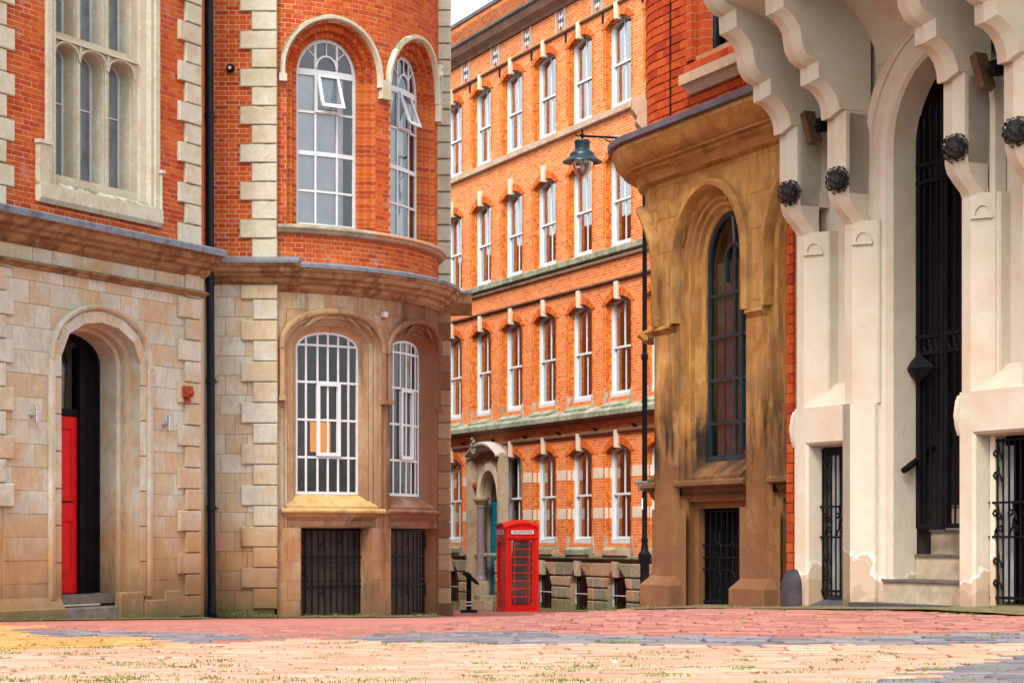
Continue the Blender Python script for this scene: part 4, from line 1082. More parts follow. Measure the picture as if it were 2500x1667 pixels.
# frieze, gutter cornice, parapet
M['tile'] = mat('white_and_blue_tile', [(.7, .7, .68), (.75, .75, .72)], .4, 0, 2, .05, .05, 20); M['navy'] = mat('navy_tile', [(.03, .04, .09)], .4, 0, 2, .05, .05, 20)
M['fr'] = mat('grey_frieze_stone', [(.42, .38, .34), (.5, .46, .42)], .8, 0, 2, .1, .2, 20)
for k in range(len(ucs)):
    c = ucs[k]+pit/2-.05
    build('frieze_strip', MB().box(c-.34, c-.26, 14.47, 15.15, -.04, .02), M['fr'], WH, G); build('frieze_strip', MB().box(c+.26, c+.34, 14.47, 15.15, -.04, .02), M['fr'], WH, G)
    t = MB(); cz = 14.80
    for (a, b) in ((0, .2), (0, -.2), (.13, 0), (-.13, 0), (0, 0)):
        r = .085; t.add([(c+a, -.02, cz+b*1.1-r*1.2), (c+a+r*.8, -.02, cz+b*1.1), (c+a, -.02, cz+b*1.1+r*1.2), (c+a-r*.8, -.02, cz+b*1.1), ], [(0, 1, 2, 3)])
    build('tile', t, M['navy'], WH, G)
    t = MB(); t.add([(c, -.012, cz-.36), (c+.22, -.012, cz), (c, -.012, cz+.36), (c-.22, -.012, cz)], [(0, 1, 2, 3)]); build('tile', t, M['tile'], WH, G)
    build('tie_plate', MB().box(ucs[k]-.95, ucs[k]-.87, 14.10, 14.36, -.03, .01), M['iron'], WH, G)
    build('wall_hook', MB().tube([(ucs[k]+pit/2-.1, 0, 3.0), (ucs[k]+pit/2-.1, -.08, 3.0), (ucs[k]+pit/2-.1, -.10, 3.06)], [.03, .035, .05], 6), M['iron'], WH, G)
build('cornice', MB().extrude([(.05, 15.55), (.05, 15.12), (-.08, 15.12), (-.12, 15.2), (-.26, 15.34), (-.30, 15.46), (-.32, 15.55)], gu0, gu1), M['dstring'], WH, G)
build('gutter', MB().extrude([(.05, 15.68), (.05, 15.56), (-.34, 15.56), (-.40, 15.60), (-.40, 15.66), (-.36, 15.68)], gu0, gu1), M['gutter'], WH, G)
build('coping', MB().extrude([(.4, 16.58), (.4, 16.45), (-.05, 16.45), (-.05, 16.56), (.05, 16.62)], gu0, gu1), M['gutter'], WH, G)
build('parapet', MB().box(gu0, gu1, 15.68, 16.44, .0, .35), M['gb'], WH, G)
# arched entrance
d_ = -.28
pl_, pr_ = G.p(g3(228, 700), d_)[0], G.p(g3(462, 700), d_)[0]
pass
M['portal'] = mat('brown_portal_stone', [(.44, .31, .19), (.55, .42, .28), (.36, .24, .15)], .85, 0, 1.5, .2, .4, 25)
pass
po = Op(pc, hwp, -2.2, zcap, zapx-zcap, 'e'); ztp = G.p(g3(300, 330), d_)[1]
build('portal_face', MB().sheet(pl_+.05, pr_+.0, -2.2, ztp+.28, [po], dp), M['portal'], WH, G)
build('portal_side', MB().box(pl_, pl_+.16, -2.3, ztp+.05, d_, .02).box(pr_-.16, pr_, -2.3, ztp+.05, d_, .02).box(pl_+.17, pl_+.23, -2.3, ztp-.1, d_+.03, .02).box(pr_-.23, pr_-.17, -2.3, ztp-.1, d_+.03, .02), M['portal'], WH, G)
build('portal_reveal', MB().sweep(po, [(.0, dp), (-.03, dp+.04), (-.03, .12), (-.07, .14), (-.08, .2), (-.08, .34)], 12), M['portal'], WH, G, 30)
build('arch_ring', MB().voussoirs(po, .01, .24, dp-.04, dp+.01, .3, .006, .002), M['gband'], WH, G)
ho = Op((pl_+pr_)/2, (pr_-pl_)/2-.08, ztp-.2, ztp, .36, 's')
build('portal_hood', MB().sweep(ho, [(-.20, d_+.1), (-.18, d_-.02), (-.08, d_-.06), (-.03, d_-.11), (.03, d_-.12), (.06, d_-.08), (.10, 0), (.1, .05), (-.2, .05)], 10, zb=ztp-.06, closed=True), M['fr'], WH, G, 30)
g = MB()
for i in range(26):
    a = rnd.uniform(0, 6.28); r = rnd.uniform(0, .13); c = (pc-.03+math.cos(a)*r, d_-.24-rnd.uniform(0, .08), ztp+.30+math.sin(a)*r*2.2)
    g.lathe(c, [(0, -.05), (.045, -.02), (.05, .02), (0, .05)], 5)
kind(build('carved_leaves', g, M['ggr'], WH, G), 'stuff')
g = MB()
for i in range(60):
    a = R(rnd.uniform(8, 172)); r = rnd.uniform(.30, .52)
    g.box(pc+math.cos(a)*(hwp+r)-.02, pc+math.cos(a)*(hwp+r)+.02, zcap+math.sin(a)*(hwp+r*.8)-.03, zcap+math.sin(a)*(hwp+r*.8)+.03, dp-.035, dp+.01)
rel = build('carved_relief', g, M['portal'], WH, G)
kind(rel, 'stuff')
M['granite'] = mat('polished_pink_grey_granite', [(.20, .15, .15), (.32, .24, .24), (.12, .1, .12)], .35, 0, 30, .4, .05, 60, .5)
for k, uc_ in enumerate((G.p(g3(333, 900), dp-.08)[0],)):
    zc1, zc0 = G.p(g3(333, 690), d_)[1], G.p(g3(333, 1178), d_)[1]
    cpos = G.at(uc_, dp-.08, 0)
    build('column', MB().lathe((cpos.x, cpos.y, zc0), [(.19, -.16), (.19, -.10), (.17, -.06), (.15, 0), (.145, .02), (.135, (zc1-zc0)*.5), (.125, zc1-zc0)], 16), M['granite'], WH, None, 40)
    build('capital', MB().lathe((cpos.x, cpos.y, zc1), [(.13, 0), (.15, .02), (.14, .06), (.22, .2), (.26, .22), (.27, .26), (.27, .32)], 12), M['portal'], WH)
    build('pedestal', MB().box(uc_-.22, uc_+.22, -2.4, zc0-.15, dp-.24, .05).box(uc_-.16, uc_+.16, zc0-.8, zc0-.3, dp-.26, dp-.1), M['portal'], WH, G)
M['teal'] = mat('teal_blue_door_paint', [(.0, .18, .26), (.0, .21, .30)], .5, 0, 3, .08, .05, 20)
zdt = G.p(g3(418, 650), .25)[1]; pw_ = hwp
dr2 = build('door', MB().box(pc-hwp-.1, pc+hwp+.1, -1.75, zdt, .27, .33), M['teal'], WH, G, label='teal blue panelled door')
for k in range(4):
    for a in (-.5, .06): build('door_panel', MB().box(pc+a*hwp*1.5, pc+a*hwp*1.5+.4, -1.6+k*.68, -1.05+k*.68, .258, .28), M['teal'], dr2, G)
build('fanlight', MB().box(pc-hwp-.1, pc+hwp+.1, zdt+.02, zapx, .29, .32), M['glassd'], WH, G)
for i, (zz, dd_) in enumerate(((-1.75, -.3), (-1.90, -.62))): build('step', MB().box(pc-hwp-.05-.2*i, pc+hwp+.1+.2*i, -2.4, zz, dd_, .27), M['gst'], WH, G)
u, z = G.p(g3(300, 540), dp)
t = thing('alarm_bell', 'small red alarm bell on the stone arch of the teal door', 'alarm', tuple(G.at(u, d_, z)))
build('dome', MB().tube([(u, dp, z), (u, dp-.04, z), (u, dp-.10, z), (u, dp-.13, z)], [.11, .13, .12, .05], 12), M['bell'], t, G, 40)
# return walls and roof so that the warehouse is a body
build('rear_wall', MB().box(gu0, gu1, -3, 16.0, 9.0, 9.2).box(gu0, gu0+.2, -3, 16, .3, 9.0).box(gu1-.2, gu1, -3, 16, .3, 9.0).box(gu0, gu1, 15.9, 16.0, .3, 9.1), M['gb'], WH, G)
# buttress bracket at the right end of the upper sill
# ================================================================== phone box
class Loc:
    curved = False
    def __init__(s, o, ang): s.O = Vector(o); s.U = Vector((math.cos(ang), math.sin(ang), 0)); s.D = Vector((-math.sin(ang), math.cos(ang), 0))
    def at(s, u, d, z): return s.O+s.U*u+s.D*d+Vector((0, 0, z))
    def rot(s, u=0): return math.atan2(s.U.y, s.U.x)
ZK = 55.0
kx = (1261-CX)/F*ZK; ky = ZK
kz = -(1498-HY)/F*ZK
K = thing('phone_box', 'red cast iron phone box with small panes and white sign standing in the street', 'phone box', (kx, ky+.45, kz))
W = .92; h = W/2; yaw = R(16)
c0 = Vector((kx+.03, ky+.45, kz))
M['opal'] = mat('opal_white_sign', [(.72, .72, .68)], .35, 0, 3, .05, 0)
build('plinth', MB().prism([(-h-.02, -h-.02), (h+.02, -h-.02), (h+.02, h+.02), (-h-.02, h+.02)], -.15, .13), M['red'], K, Loc(c0, yaw))
Zb, Zt = .255, 1.955; P0, P1_ = .13, 2.33
for side in range(4):
    L_ = Loc(c0+Vector((0, 0, 0)), yaw+side*math.pi/2)
    g = MB()
    # fascia with segmental top
    seg = Op(0, h-.02, 2.06, 2.31, .115, 's')
    g.cell(seg, -h+.02, h-.02, 2.06, 2.43, -h+.005, 8)
    g.box(-h+.0, h-.0, 2.03, 2.075, -h-.025, -h+.04)
    g.sweep(seg, [(-.05, -h+.005), (-.05, -h-.012), (-.02, -h-.02), (.02, -h-.03), (.03, -h+.05)], 8, zb=2.30)
    build('fascia', g, M['red'], K, L_)
    g = MB()
    g.box(-.335, .335, 2.12, 2.265, -h-.012, -h+.01)
    f = build('sign_frame', g, M['red'], K, L_)
    build('sign', MB().box(-.315, .315, 2.143, 2.243, -h-.018, -h-.01), M['opal'], K, L_)
    cu = bpy.data.curves.new('lettering', 'FONT'); cu.body = 'TELEPHONE'; cu.size = .092; cu.align_x = 'CENTER'; cu.align_y = 'CENTER'; cu.extrude = .001; cu.space_character = 1.12
    to = bpy.data.objects.new('lettering_curve', cu); sc.collection.objects.link(to)
    me_ = bpy.data.meshes.new_from_object(to); bpy.data.objects.remove(to); me_.materials.clear(); me_.materials.append(M['iron'])
    o = bpy.data.objects.new('lettering', me_); reg(o, L_.at(0, -h-.0195, 2.193), K); o.rotation_euler = (R(90), 0, L_.rot())
    # corner posts
    build('corner_post', MB().prism([(-h, -h), (-h+.075, -h), (-h+.085, -h+.02), (-h+.10, -h+.02), (-h+.10, -h+.07), (-h+.02, -h+.1), (-h, -h+.1)], .1, 2.34), M['red'], K, L_)
    if side == 3:                       # solid equipment back, seen on the left
        build('back_panel', MB().box(-h+.05, h-.05, .10, 2.06, -h+.03, -h+.07).box(-h+.09, h-.09, .36, .38, -h+.0, -h+.05).box(-h+.02, h-.02, 1.93, 2.03, -h-.01, -h+.04), M['red'], K, L_)
        continue
    D_ = -h+.035
    nm = 'door' if side == 0 else 'glazed_side'
    g = MB().box(-h+.09, -h+.17, .14, 2.04, D_, D_+.045).box(h-.17, h-.09, .14, 2.04, D_, D_+.045).box(-h+.17, h-.17, .14, Zb-.01, D_+.001, D_+.044).box(-h+.17, h-.17, Zt+.01, 2.04, D_+.001, D_+.044)
    g.box(-h+.15, h-.15, Zb-.035, Zb-.01, D_-.012, D_)
    dr_ = build(nm, g, M['red'], K, L_)
    gx0, gx1 = -h+.17, h-.17; b1, b2_ = gx0+.085, gx1-.085
    for bx in (b1, b2_): build('glazing_bar', MB().box(bx-.012, bx+.012, Zb, Zt, D_+.004, D_+.034), M['red'], dr_, L_)
    for i in range(1, 8):
        z_ = Zb+(Zt-Zb)*i/8; build('glazing_bar', MB().box(gx0, gx1, z_-.012, z_+.012, D_+.002, D_+.036), M['red'], dr_, L_)
    for i in range(8):
        za, zb__ = Zb+(Zt-Zb)*i/8, Zb+(Zt-Zb)*(i+1)/8
        for a, b in ((gx0, b1), (b1, b2_), (b2_, gx1)):
            build('pane', MB().box(a+.01, b-.01, za+.012, zb__-.012, D_+.016, D_+.02), M['kglass'] if 'kglass' in M else M.setdefault('kglass', glass('clear_phone_box_glass', (.9, .9, .9), .02, .03)), dr_, L_)
    if side == 0: build('handle', MB().tube([(h-.125, D_-.0, 1.28), (h-.125, D_-.04, 1.27), (h-.125, D_-.04, 1.12), (h-.125, D_, 1.11)], .01, 6), M['chrome'], dr_, L_)
# domed roof
g = MB(); n = 9; vs = []
for i in range(n):
    for j in range(n):
        x, y = (i/(n-1)*2-1), (j/(n-1)*2-1)
        ex = math.sqrt(max(0, 1-x*x*.72)); ey = math.sqrt(max(0, 1-y*y*.72))
        edge = 2.335+.115*(1-(x*x if abs(y) >= abs(x) else y*y)*.98)*1.0
        dome = 2.33+.20*math.sqrt(max(0, (1-.9*x*x)*(1-.9*y*y)))
        vs.append((x*h*.985, y*h*.985, max(dome, edge-.03)))
fs = [(i*n+j, i*n+j+1, (i+1)*n+j+1, (i+1)*n+j) for i in range(n-1) for j in range(n-1)]
g.add(vs, fs); 
lo_ = [(x, y, 2.29) for x, y, z in vs]; bd = [0*n+j for j in range(n)]+[i*n+n-1 for i in range(1, n)]+[(n-1)*n+j for j in range(n-2, -1, -1)]+[i*n for i in range(n-2, 0, -1)]
g.add([vs[k] for k in bd]+[lo_[k] for k in bd], [(k, (k+1) % len(bd), len(bd)+(k+1) % len(bd), len(bd)+k) for k in range(len(bd))])
build('roof', g, M['red'], K, Loc(c0, yaw), 40)
L_ = Loc(c0, yaw)
build('inner_backboard', MB().box(-h+.08, -h+.14, .2, 2.0, -h+.12, h-.12).box(-h+.14, -h+.34, .9, 1.5, -.2, .12).box(-.02, h-.14, .2, 2.0, h-.10, h-.07), M['iron'], K, L_)  # equipment backboard, plus a black panel added to darken the interior

# ================================================================== lamp post with lantern
ZL = 38.0
bx, by, bz = (1574-CX)/F*ZL, ZL, -(1494-HY)/F*ZL
PL = thing('street_lamp', 'black street lamp post with a hanging blue-green lantern beside the brown stone building', 'street lamp', (bx, by, bz))
def Pz(y): return (HY-y)/F*ZL
ztop = Pz(325)
s_ = F/ZL/2.904*2.904
pf = lambda y: Pz(y)-bz
prof_ = [(.125, 0), (.125, .06), (.105, .08), (.10, .15), (.12, .17), (.12, .20), (.10, .22), (.095, .30), (.09, pf(1455)), (.11, pf(1450)), (.085, pf(1440)), (.085, pf(1372)), (.12, pf(1362)), (.12, pf(1352)), (.075, pf(1345)), (.055, pf(1325)), (.068, pf(1320)), (.05, pf(1310)), (.048, pf(880)), (.062, pf(877)), (.062, pf(866)), (.045, pf(863)), (.04, ztop-bz+.0), (.05, ztop-bz+.02), (.02, ztop-bz+.12)]
build('post', MB().lathe((bx, by, bz), prof_, 16), M['iron'], PL, None, 35)
lx = (g1(1050, 0)[0]-CX)/F*ZL
za = Pz(g1(0, 965)[1])
arm = [(lx, by, za), (lx+(bx-lx)*.5, by, za-.03), (bx, by, za-.06)]
build('arm', MB().tube(arm, .022, 8).tube([(bx-.75, by, za-.06), (bx-.35, by, za-.24), (bx, by, za-.50)], .014, 6).tube([(lx-.02, by, za), (lx-.10, by, za+.0), (lx-.125, by, za+.035), (lx-.10, by, za+.055)], .012, 6), M['iron'], PL, None, 40)
# finial, canopy, glass
zr = lambda y: Pz(y/2.904)
k = F/ZL*1.0/ (1/1)
def rr(px): return px/2.904/(F/ZL)
build('finial', MB().lathe((lx, by, 0), [(0, zr(905)), (rr(4), zr(915)), (rr(9), zr(930)), (rr(4), zr(942)), (rr(16), zr(955)), (rr(16), zr(970)), (rr(6), zr(980)), (rr(10), zr(995))], 12), M['iron'], PL, None, 40)
M['lamp'] = mat('dark_teal_lantern_paint', [(.006, .020, .030), (.012, .04, .052)], .38, 0, 5, .2, .1, 30, .5)
build('canopy', MB().lathe((lx, by, 0), [(rr(10), zr(990)), (rr(52), zr(995)), (rr(57), zr(1003)), (rr(57), zr(1015)), (rr(53), zr(1022)), (rr(53), zr(1062)), (rr(62), zr(1072)), (rr(82), zr(1085)), (rr(90), zr(1100)), (rr(90), zr(1108)), (rr(102), zr(1118)), (rr(112), zr(1130)), (rr(140), zr(1146)), (rr(142), zr(1152)), (rr(110), zr(1142)), (rr(78), zr(1138))], 28), M['lamp'], PL, None, 30)
gm = glass('clear_lantern_glass', (.85, .78, .78), .10, .05)
build('lantern_glass', MB().lathe((lx, by, 0), [(rr(78), zr(1142)), (rr(76), zr(1165)), (rr(66), zr(1200)), (rr(46), zr(1235)), (rr(20), zr(1262)), (rr(4), zr(1272))], 24), gm, PL, None, 60)
build('lamp_bulb', MB().lathe((lx, by, 0), [(rr(8), zr(1150)), (rr(16), zr(1175)), (rr(14), zr(1200)), (rr(4), zr(1215))], 10), M['opal'], PL, None, 60)
build('control_box', MB().box((e3(228, 0)[0]-CX)/F*ZL, bx-.03, Pz(e3(0, 637)[1]), Pz(e3(0, 567)[1]), by-.12, by+.1).tube([(bx-.2, by-.1, Pz(e3(0, 575)[1])), (bx+.05, by-.1, Pz(e3(0, 575)[1]))], .03, 8), M['gutter'], PL)
build('notice_plate', MB().box(bx-.062, bx-.04, Pz(e3(0, 765)[1]), Pz(e3(0, 685)[1]), by-.09, by-.055), M['white'], PL)

# ================================================================== information lectern
ZI = 50.0
ix, iz = (g3(246, 0)[0]-CX)/F*ZI, -(g3(0, 1446)[1]-HY)/F*ZI
LN = thing('information_lectern', 'black information lectern with a tilted panel left of the phone box', 'sign', (ix, ZI, iz))
q = F/ZI*2.904
build('base', MB().box(ix-.20, ix+.20, iz-.1, iz+.10, ZI-.2, ZI+.2), M['iron'], LN)
build('post', MB().box(ix-.06, ix+.06, iz+.08, iz+.98, ZI-.05, ZI+.05), M['iron'], LN)
build('band', MB().box(ix-.064, ix+.064, iz+.20, iz+.225, ZI-.054, ZI+.054).box(ix-.064, ix+.064, iz+.28, iz+.305, ZI-.054, ZI+.054), M['white'], LN)
zt = lambda y: -(g3(0, y)[1]-HY)/F*ZI
xi = lambda x: (g3(x, 0)[0]-CX)/F*ZI
pts = [(xi(200), zt(1155)), (xi(240), zt(1150)), (xi(316), zt(1228)), (xi(316), zt(1238)), (xi(300), zt(1236)), (xi(200), zt(1165))]
build('panel', MB().add([(x, ZI-.22, z) for x, z in pts]+[(x, ZI+.3, z) for x, z in pts], [tuple(range(6)), tuple(range(6, 12))]+[(i, (i+1) % 6, 6+(i+1) % 6, 6+i) for i in range(6)]) or (lambda m: (m.add([(x, ZI-.22, z) for x, z in pts]+[(x, ZI+.3, z) for x, z in pts], [tuple(range(6)), tuple(range(11, 5, -1))]+[(i, (i+1) % 6, 6+(i+1) % 6, 6+i) for i in range(6)]), m)[1])(MB()), M['iron'], LN)
build('printed_sheet', (lambda m: (m.add([(xi(238), ZI-.2, zt(1150)+.006), (xi(308), ZI-.2, zt(1222)+.006), (xi(308), ZI+.28, zt(1222)+.006), (xi(238), ZI+.28, zt(1150)+.006)], [(0, 1, 2, 3)]), m)[1])(MB()), M['fr'], LN)
# ================================================================== brown stone building with red brick upper floor
E = Corner(1940, 16.6, -970, -2.385, .93)
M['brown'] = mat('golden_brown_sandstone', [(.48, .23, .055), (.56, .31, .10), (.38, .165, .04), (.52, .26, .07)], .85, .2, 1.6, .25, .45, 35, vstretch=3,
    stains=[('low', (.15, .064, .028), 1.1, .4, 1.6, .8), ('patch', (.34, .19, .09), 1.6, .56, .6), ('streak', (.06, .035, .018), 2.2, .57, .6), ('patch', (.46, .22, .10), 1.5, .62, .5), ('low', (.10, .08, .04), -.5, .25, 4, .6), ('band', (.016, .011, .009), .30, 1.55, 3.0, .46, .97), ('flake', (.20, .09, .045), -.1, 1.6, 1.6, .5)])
M['brickr'] = mat('deep_red_brick', [(.46, .060, .008), (.50, .075, .010), (.42, .048, .008), (.52, .09, .013), (.36, .035, .008), (.47, .065, .010)], .85, 1, bump=.35, bs=60)
M['bwr'] = mat('deep_red_brick_reveal', [(.4, .06, .01)], .85, 0, 2, .1, .3, 50, brick=dict(w=.225, h=.0765, m=.005, cols=[(.46, .06, .008), (.38, .045, .008), (.50, .08, .010), (.30, .03, .008)], mortar=(.40, .16, .08)))
M['mortr'] = mat('buff_mortar', [(.42, .20, .10), (.5, .3, .18)], .95, bs=80, bump=.2)
M['leadp'] = mat('purple_grey_lead', [(.10, .085, .11), (.16, .14, .18)], .6, 0, 4, .15, .3, 12, .5)
BB = thing('brown_stone_building', 'brown sandstone building with tall arched windows and a red brick upper floor', 'building', tuple(E.at(-1.3, 0, -.65)))
euL, euR = -2.385-.93*1.5, E.p((1957, 900))[0]
zL = 3.665
arcs = lambda g: g
gz = -2.0
HW, RS, ZSP = .40, .46, 2.40
zwb = E.p(e3(800, 432), .2)[1]
wc = [-1.35, .25, -2.95]
wo = [Op(c, HW, zwb, ZSP, RS) for c in wc]
EE = .19
zgt = .27
go = [Op(c, .47, -1.2, zgt, 0) for c in wc]
jo = [Op(o.uc, o.hw+EE, zgt, o.zs, o.rise+EE, 'e') for o in wo]
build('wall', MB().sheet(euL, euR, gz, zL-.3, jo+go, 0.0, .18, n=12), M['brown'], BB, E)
# upper floor: bricks on a mortar backing, window with moulded brick jambs
uwl = E.p(e1(735, 250), .22)[0]; uwo = E.p(e1(565, 250), 0)[0]
ew = Op(uwl+.55, .55, E.p(e1(740, 425), .22)[1], 6.0, 0); ewo = Op(ew.uc, ew.uc-uwo, ew.zb, 6, 0)
build('wall', MB().sheet(euL, euR, zL, 6.6, [ewo], .045, .18), M['mortr'], BB, E)
pe = lay(-2.385-.93*.8, euR, zL+.03, 6.0, [ewo], lambda r: FLEM, .0765, .007, lambda r: (0, .17)[r % 2])
pe = [q for q in pe if q[4] < 5.4]
us0 = E.p(e2(1292, 800), -.06)[0]
pier = lay(us0, euR, -.75, 3.1, [], lambda r: [.225, .1125], .080, .009, lambda r: (0, .17)[r % 2])
build('wall', MB().box(us0+.012, euR, -2, 3.2, -.055, .1), M['mortr'], BB, E)
class Off(Fr):
    def __init__(s, b, dd): s.b = b; s.dd = dd; s.curved = False
    def at(s, u, d, z): return s.b.at(u, d+s.dd, z)
    def rot(s, u=0): return s.b.rot(u)
bricks('brick', [(Off(E, .01), pe), (Off(E, -.08), pier)], BB, M['brickr'])
build('brick_jamb', MB().prism([(uwo, .05), (uwo, .0), (uwo+.10, .0), (uwo+.10, .07), (uwo+.19, .07), (uwo+.22, .15), (ew.uc-ew.hw, .15), (ew.uc-ew.hw, .25)], ew.zb-.03, 6), M['bwr'], BB, E)
sash('window', E, ew, .22, BB, (ew.uc,), (ew.zb+1.05,), .07, .05, m='lampw' if 'lampw' in M else M.setdefault('lampw', mat('blue_grey_window_paint', [(.10, .17, .20), (.16, .26, .30)], .45, 0, 3, .1, .1, 20)) and 'lampw', fd=.06)
build('curtain', MB().sheet(ew.uc-.5, ew.uc+.5, ew.zb, 6, [], .35), M['curtain'], BB, E)
build('room_lining', MB().room(ew.uc-.6, ew.uc+.6, ew.zb, 6, .28, .8), M['room'], BB, E)
a, b = E.p(e1(512, 560), -.12)[0], E.p(e1(925, 400), -.12)[0]
zst2 = E.p(e1(512, 540), -.12)[1]
M['pinkst'] = mat('pale_pink_sill_stone', [(.50, .32, .2), (.58, .42, .3)], .85, 0, 3, .15, .25, 30)
build('stone_sill', MB().extrude([(.2, zst2+.03), (-.12, zst2), (-.12, zst2-.09), (-.07, zst2-.10), (-.02, zst2-.16), (.05, zst2-.16)], a, b+.5), M['pinkst'], BB, E)
# expansion line and the sill end round the corner
build('expansion_joint', MB().box(*[E.p(e1(x, 500), 0)[0] for x in (448, 452)], zL+.02, 5.3, .0, .03), M['dark'], BB, E)
build('stone_sill', MB().extrude([(.1, 4.10), (-.13, 4.08), (-.13, 4.0), (-.08, 3.93), (-.09, 3.88), (-.02, 3.80), (.1, 3.8)], -2.385-.93*1.15, -2.385-.93*.33, 8), M['pinkst'], BB, E)
# big cornice
cp = [(.05, zL-.06), (-.30, zL-.06), (-.31, zL-.10), (-.29, zL-.13), (-.27, zL-.20), (-.22, zL-.25), (-.20, zL-.26), (-.20, zL-.28), (-.15, zL-.28), (-.15, zL-.31), (-.09, zL-.33), (-.065, zL-.38), (-.06, zL-.40), (-.01, zL-.42), (.05, zL-.42)]
def arcx(name, prof, m, u0=euL, u1=euR, sm=30):
    g = MB().extrude(prof, u0, -2.385, 22); build(name, g, M[m], BB, E, sm)
    build(name, MB().extrude(prof, -2.385, u1, 1), M[m], BB, E, sm)
arcx('cornice', cp, 'brown')
arcx('lead_flashing', [(.05, zL+.05), (.05, zL-.055), (-.31, zL-.055), (-.345, zL-.05), (-.35, zL), (-.33, zL+.012), (-.05, zL+.045)], 'leadp')
# tall arched windows
for i, (o, j, q) in enumerate(zip(wo, jo, go)):
    pr = [(EE+.005, .0), (EE-.02, .035), (EE-.05, .03), (EE-.06, .065), (EE-.095, .06), (EE-.105, .10), (EE-.14, .10), (.035, .14), (.0, .16), (0, .26)]
    build('window_reveal', MB().sweep(o, pr, 16, zb=zgt+.2), M['brown'], BB, E, 25, umax=euR)
    build('arch_hood', MB().sweep(o, [(EE-.005, .02), (EE-.0, -.05), (EE+.02, -.08), (EE+.055, -.085), (EE+.08, -.05), (EE+.085, .02)], 20, zb=1.93, closed=True), M['brown'], BB, E, 30, umax=euR)
    build('sill_splay', MB().extrude([(.30, zwb+.03), (.19, zwb+.02), (.02, zwb-.13), (.02, zwb-.24), (.3, zwb-.24)], o.uc-HW-.04, o.uc+HW+.04, 4), M['brown'], BB, E, umax=euR)
    zr = .50
    build('sill_roll', MB().extrude([(.2, zr+.01), (-.02, zr+.02), (-.05, zr), (-.055, zr-.03), (-.03, zr-.045), (.2, zr-.04)], o.uc-HW-EE-.02, o.uc+HW+EE+.02, 4), M['brown'], BB, E, 30, umax=euR)
    build('sill_moulding', MB().extrude([(.2, zr-.03), (.02, zr-.05), (.06, zr-.12), (.14, zgt+.03), (.15, zgt), (.25, zgt), (.25, zr)], o.uc-HW-EE, o.uc+HW+EE, 4), M['brown'], BB, E, 25, umax=euR)
    build('basement_reveal', MB().sweep(q, [(.12, 0), (.12, .03), (.06, .06), (.06, .12), (0, .13), (0, .195)], zb=gz), M['brown'], BB, E, umax=euR)
    if i > 0: continue
    gu = o.uc+.06
    w = sash('window', E, o, .18, BB, (gu,), [(zwb+t*(ZSP-zwb), .03) for t in (.2, .42, .64, .855)], .045, .035, m='lamp', mp='glassd')
    f = Op(gu-.0+.0, .15, ZSP-.1, ZSP+.05, .14)
    build('inner_arch', MB().arcband(f, -.03, .0, .175, .21, 8).box(gu+.12, gu+.15, zwb+.1, ZSP+.05, .175, .21).box(gu-.15, gu-.12, ZSP-.15, ZSP+.05, .175, .21), M['lamp'], w, E)
    build('glazing_bar', MB().tube([(gu, .19, ZSP+.19), (gu-.03, .19, ZSP+.42)], .015, 4), M['lamp'], w, E)
    for k in range(5):
        u = o.uc-.36+.15*k; build('curtain', MB().box(u, u+.12, zwb, ZSP+.05, .26, .268), M['curtain'], BB, E)
    build('room_lining', MB().room(o.uc-.5, o.uc+.5, zwb-.1, ZSP+RS+.1, .27, .8), M['dark'], BB, E)
    build('room_lining', MB().room(q.uc-.5, q.uc+.5, gz, zgt+.1, .198, .5), M['dark'], BB, E)  # black backing close behind the grille, its colour stands for shade
    zg = gh(1.3, 18)+.03
    gr = build('basement_grille', MB().box(q.uc-.46, q.uc+.46, zgt-.03, zgt-.015, .17, .19).box(q.uc-.46, q.uc+.46, zg+.03, zg+.05, .17, .19), M['iron'], BB, E)
    for k in range(10): u = q.uc-.44+.88*k/9; build('bar', MB().tube([(u, .18, zg), (u, .18, zgt-.02)], .009, 5), M['iron'], gr, E)
    for y in (1018, 1105, 1192): z_ = E.p(e3(850, y), .17)[1]; build('cross_bar', MB().box(q.uc-.46, q.uc+.46, z_-.008, z_+.008, .162, .17), M['iron'], gr, E)
    for k, zz in enumerate((-.05, -.3, -.55)):
        for uu in (q.uc-.15, q.uc+.08):
            pts = [(uu+.035*math.cos(t*.45)*(1-t/22), .155, zz+.03+.06*(t/9-1)+.03*math.sin(t*.45)) for t in range(18)]
            build('scroll', MB().tube(pts, .007, 4), M['iron'], gr, E)
g = MB(); g.sheet(-4.2, euR, -2, 3.3, [], .9, .3); build('inner_lining', g, M['dark'], BB, E)
psE = lay(-2.36, us0, -1.0, zL-.40, [o.ex(.03) for o in jo]+[q.ex(.13) for q in go], lambda r: [[.52, .40, .6], [.38, .56]][r % 2], .30, .003, lambda r: (0, .2)[r % 2])
blocks('stone_block', E, psE, BB, M['brown'], -.004, .02, .002, .002)
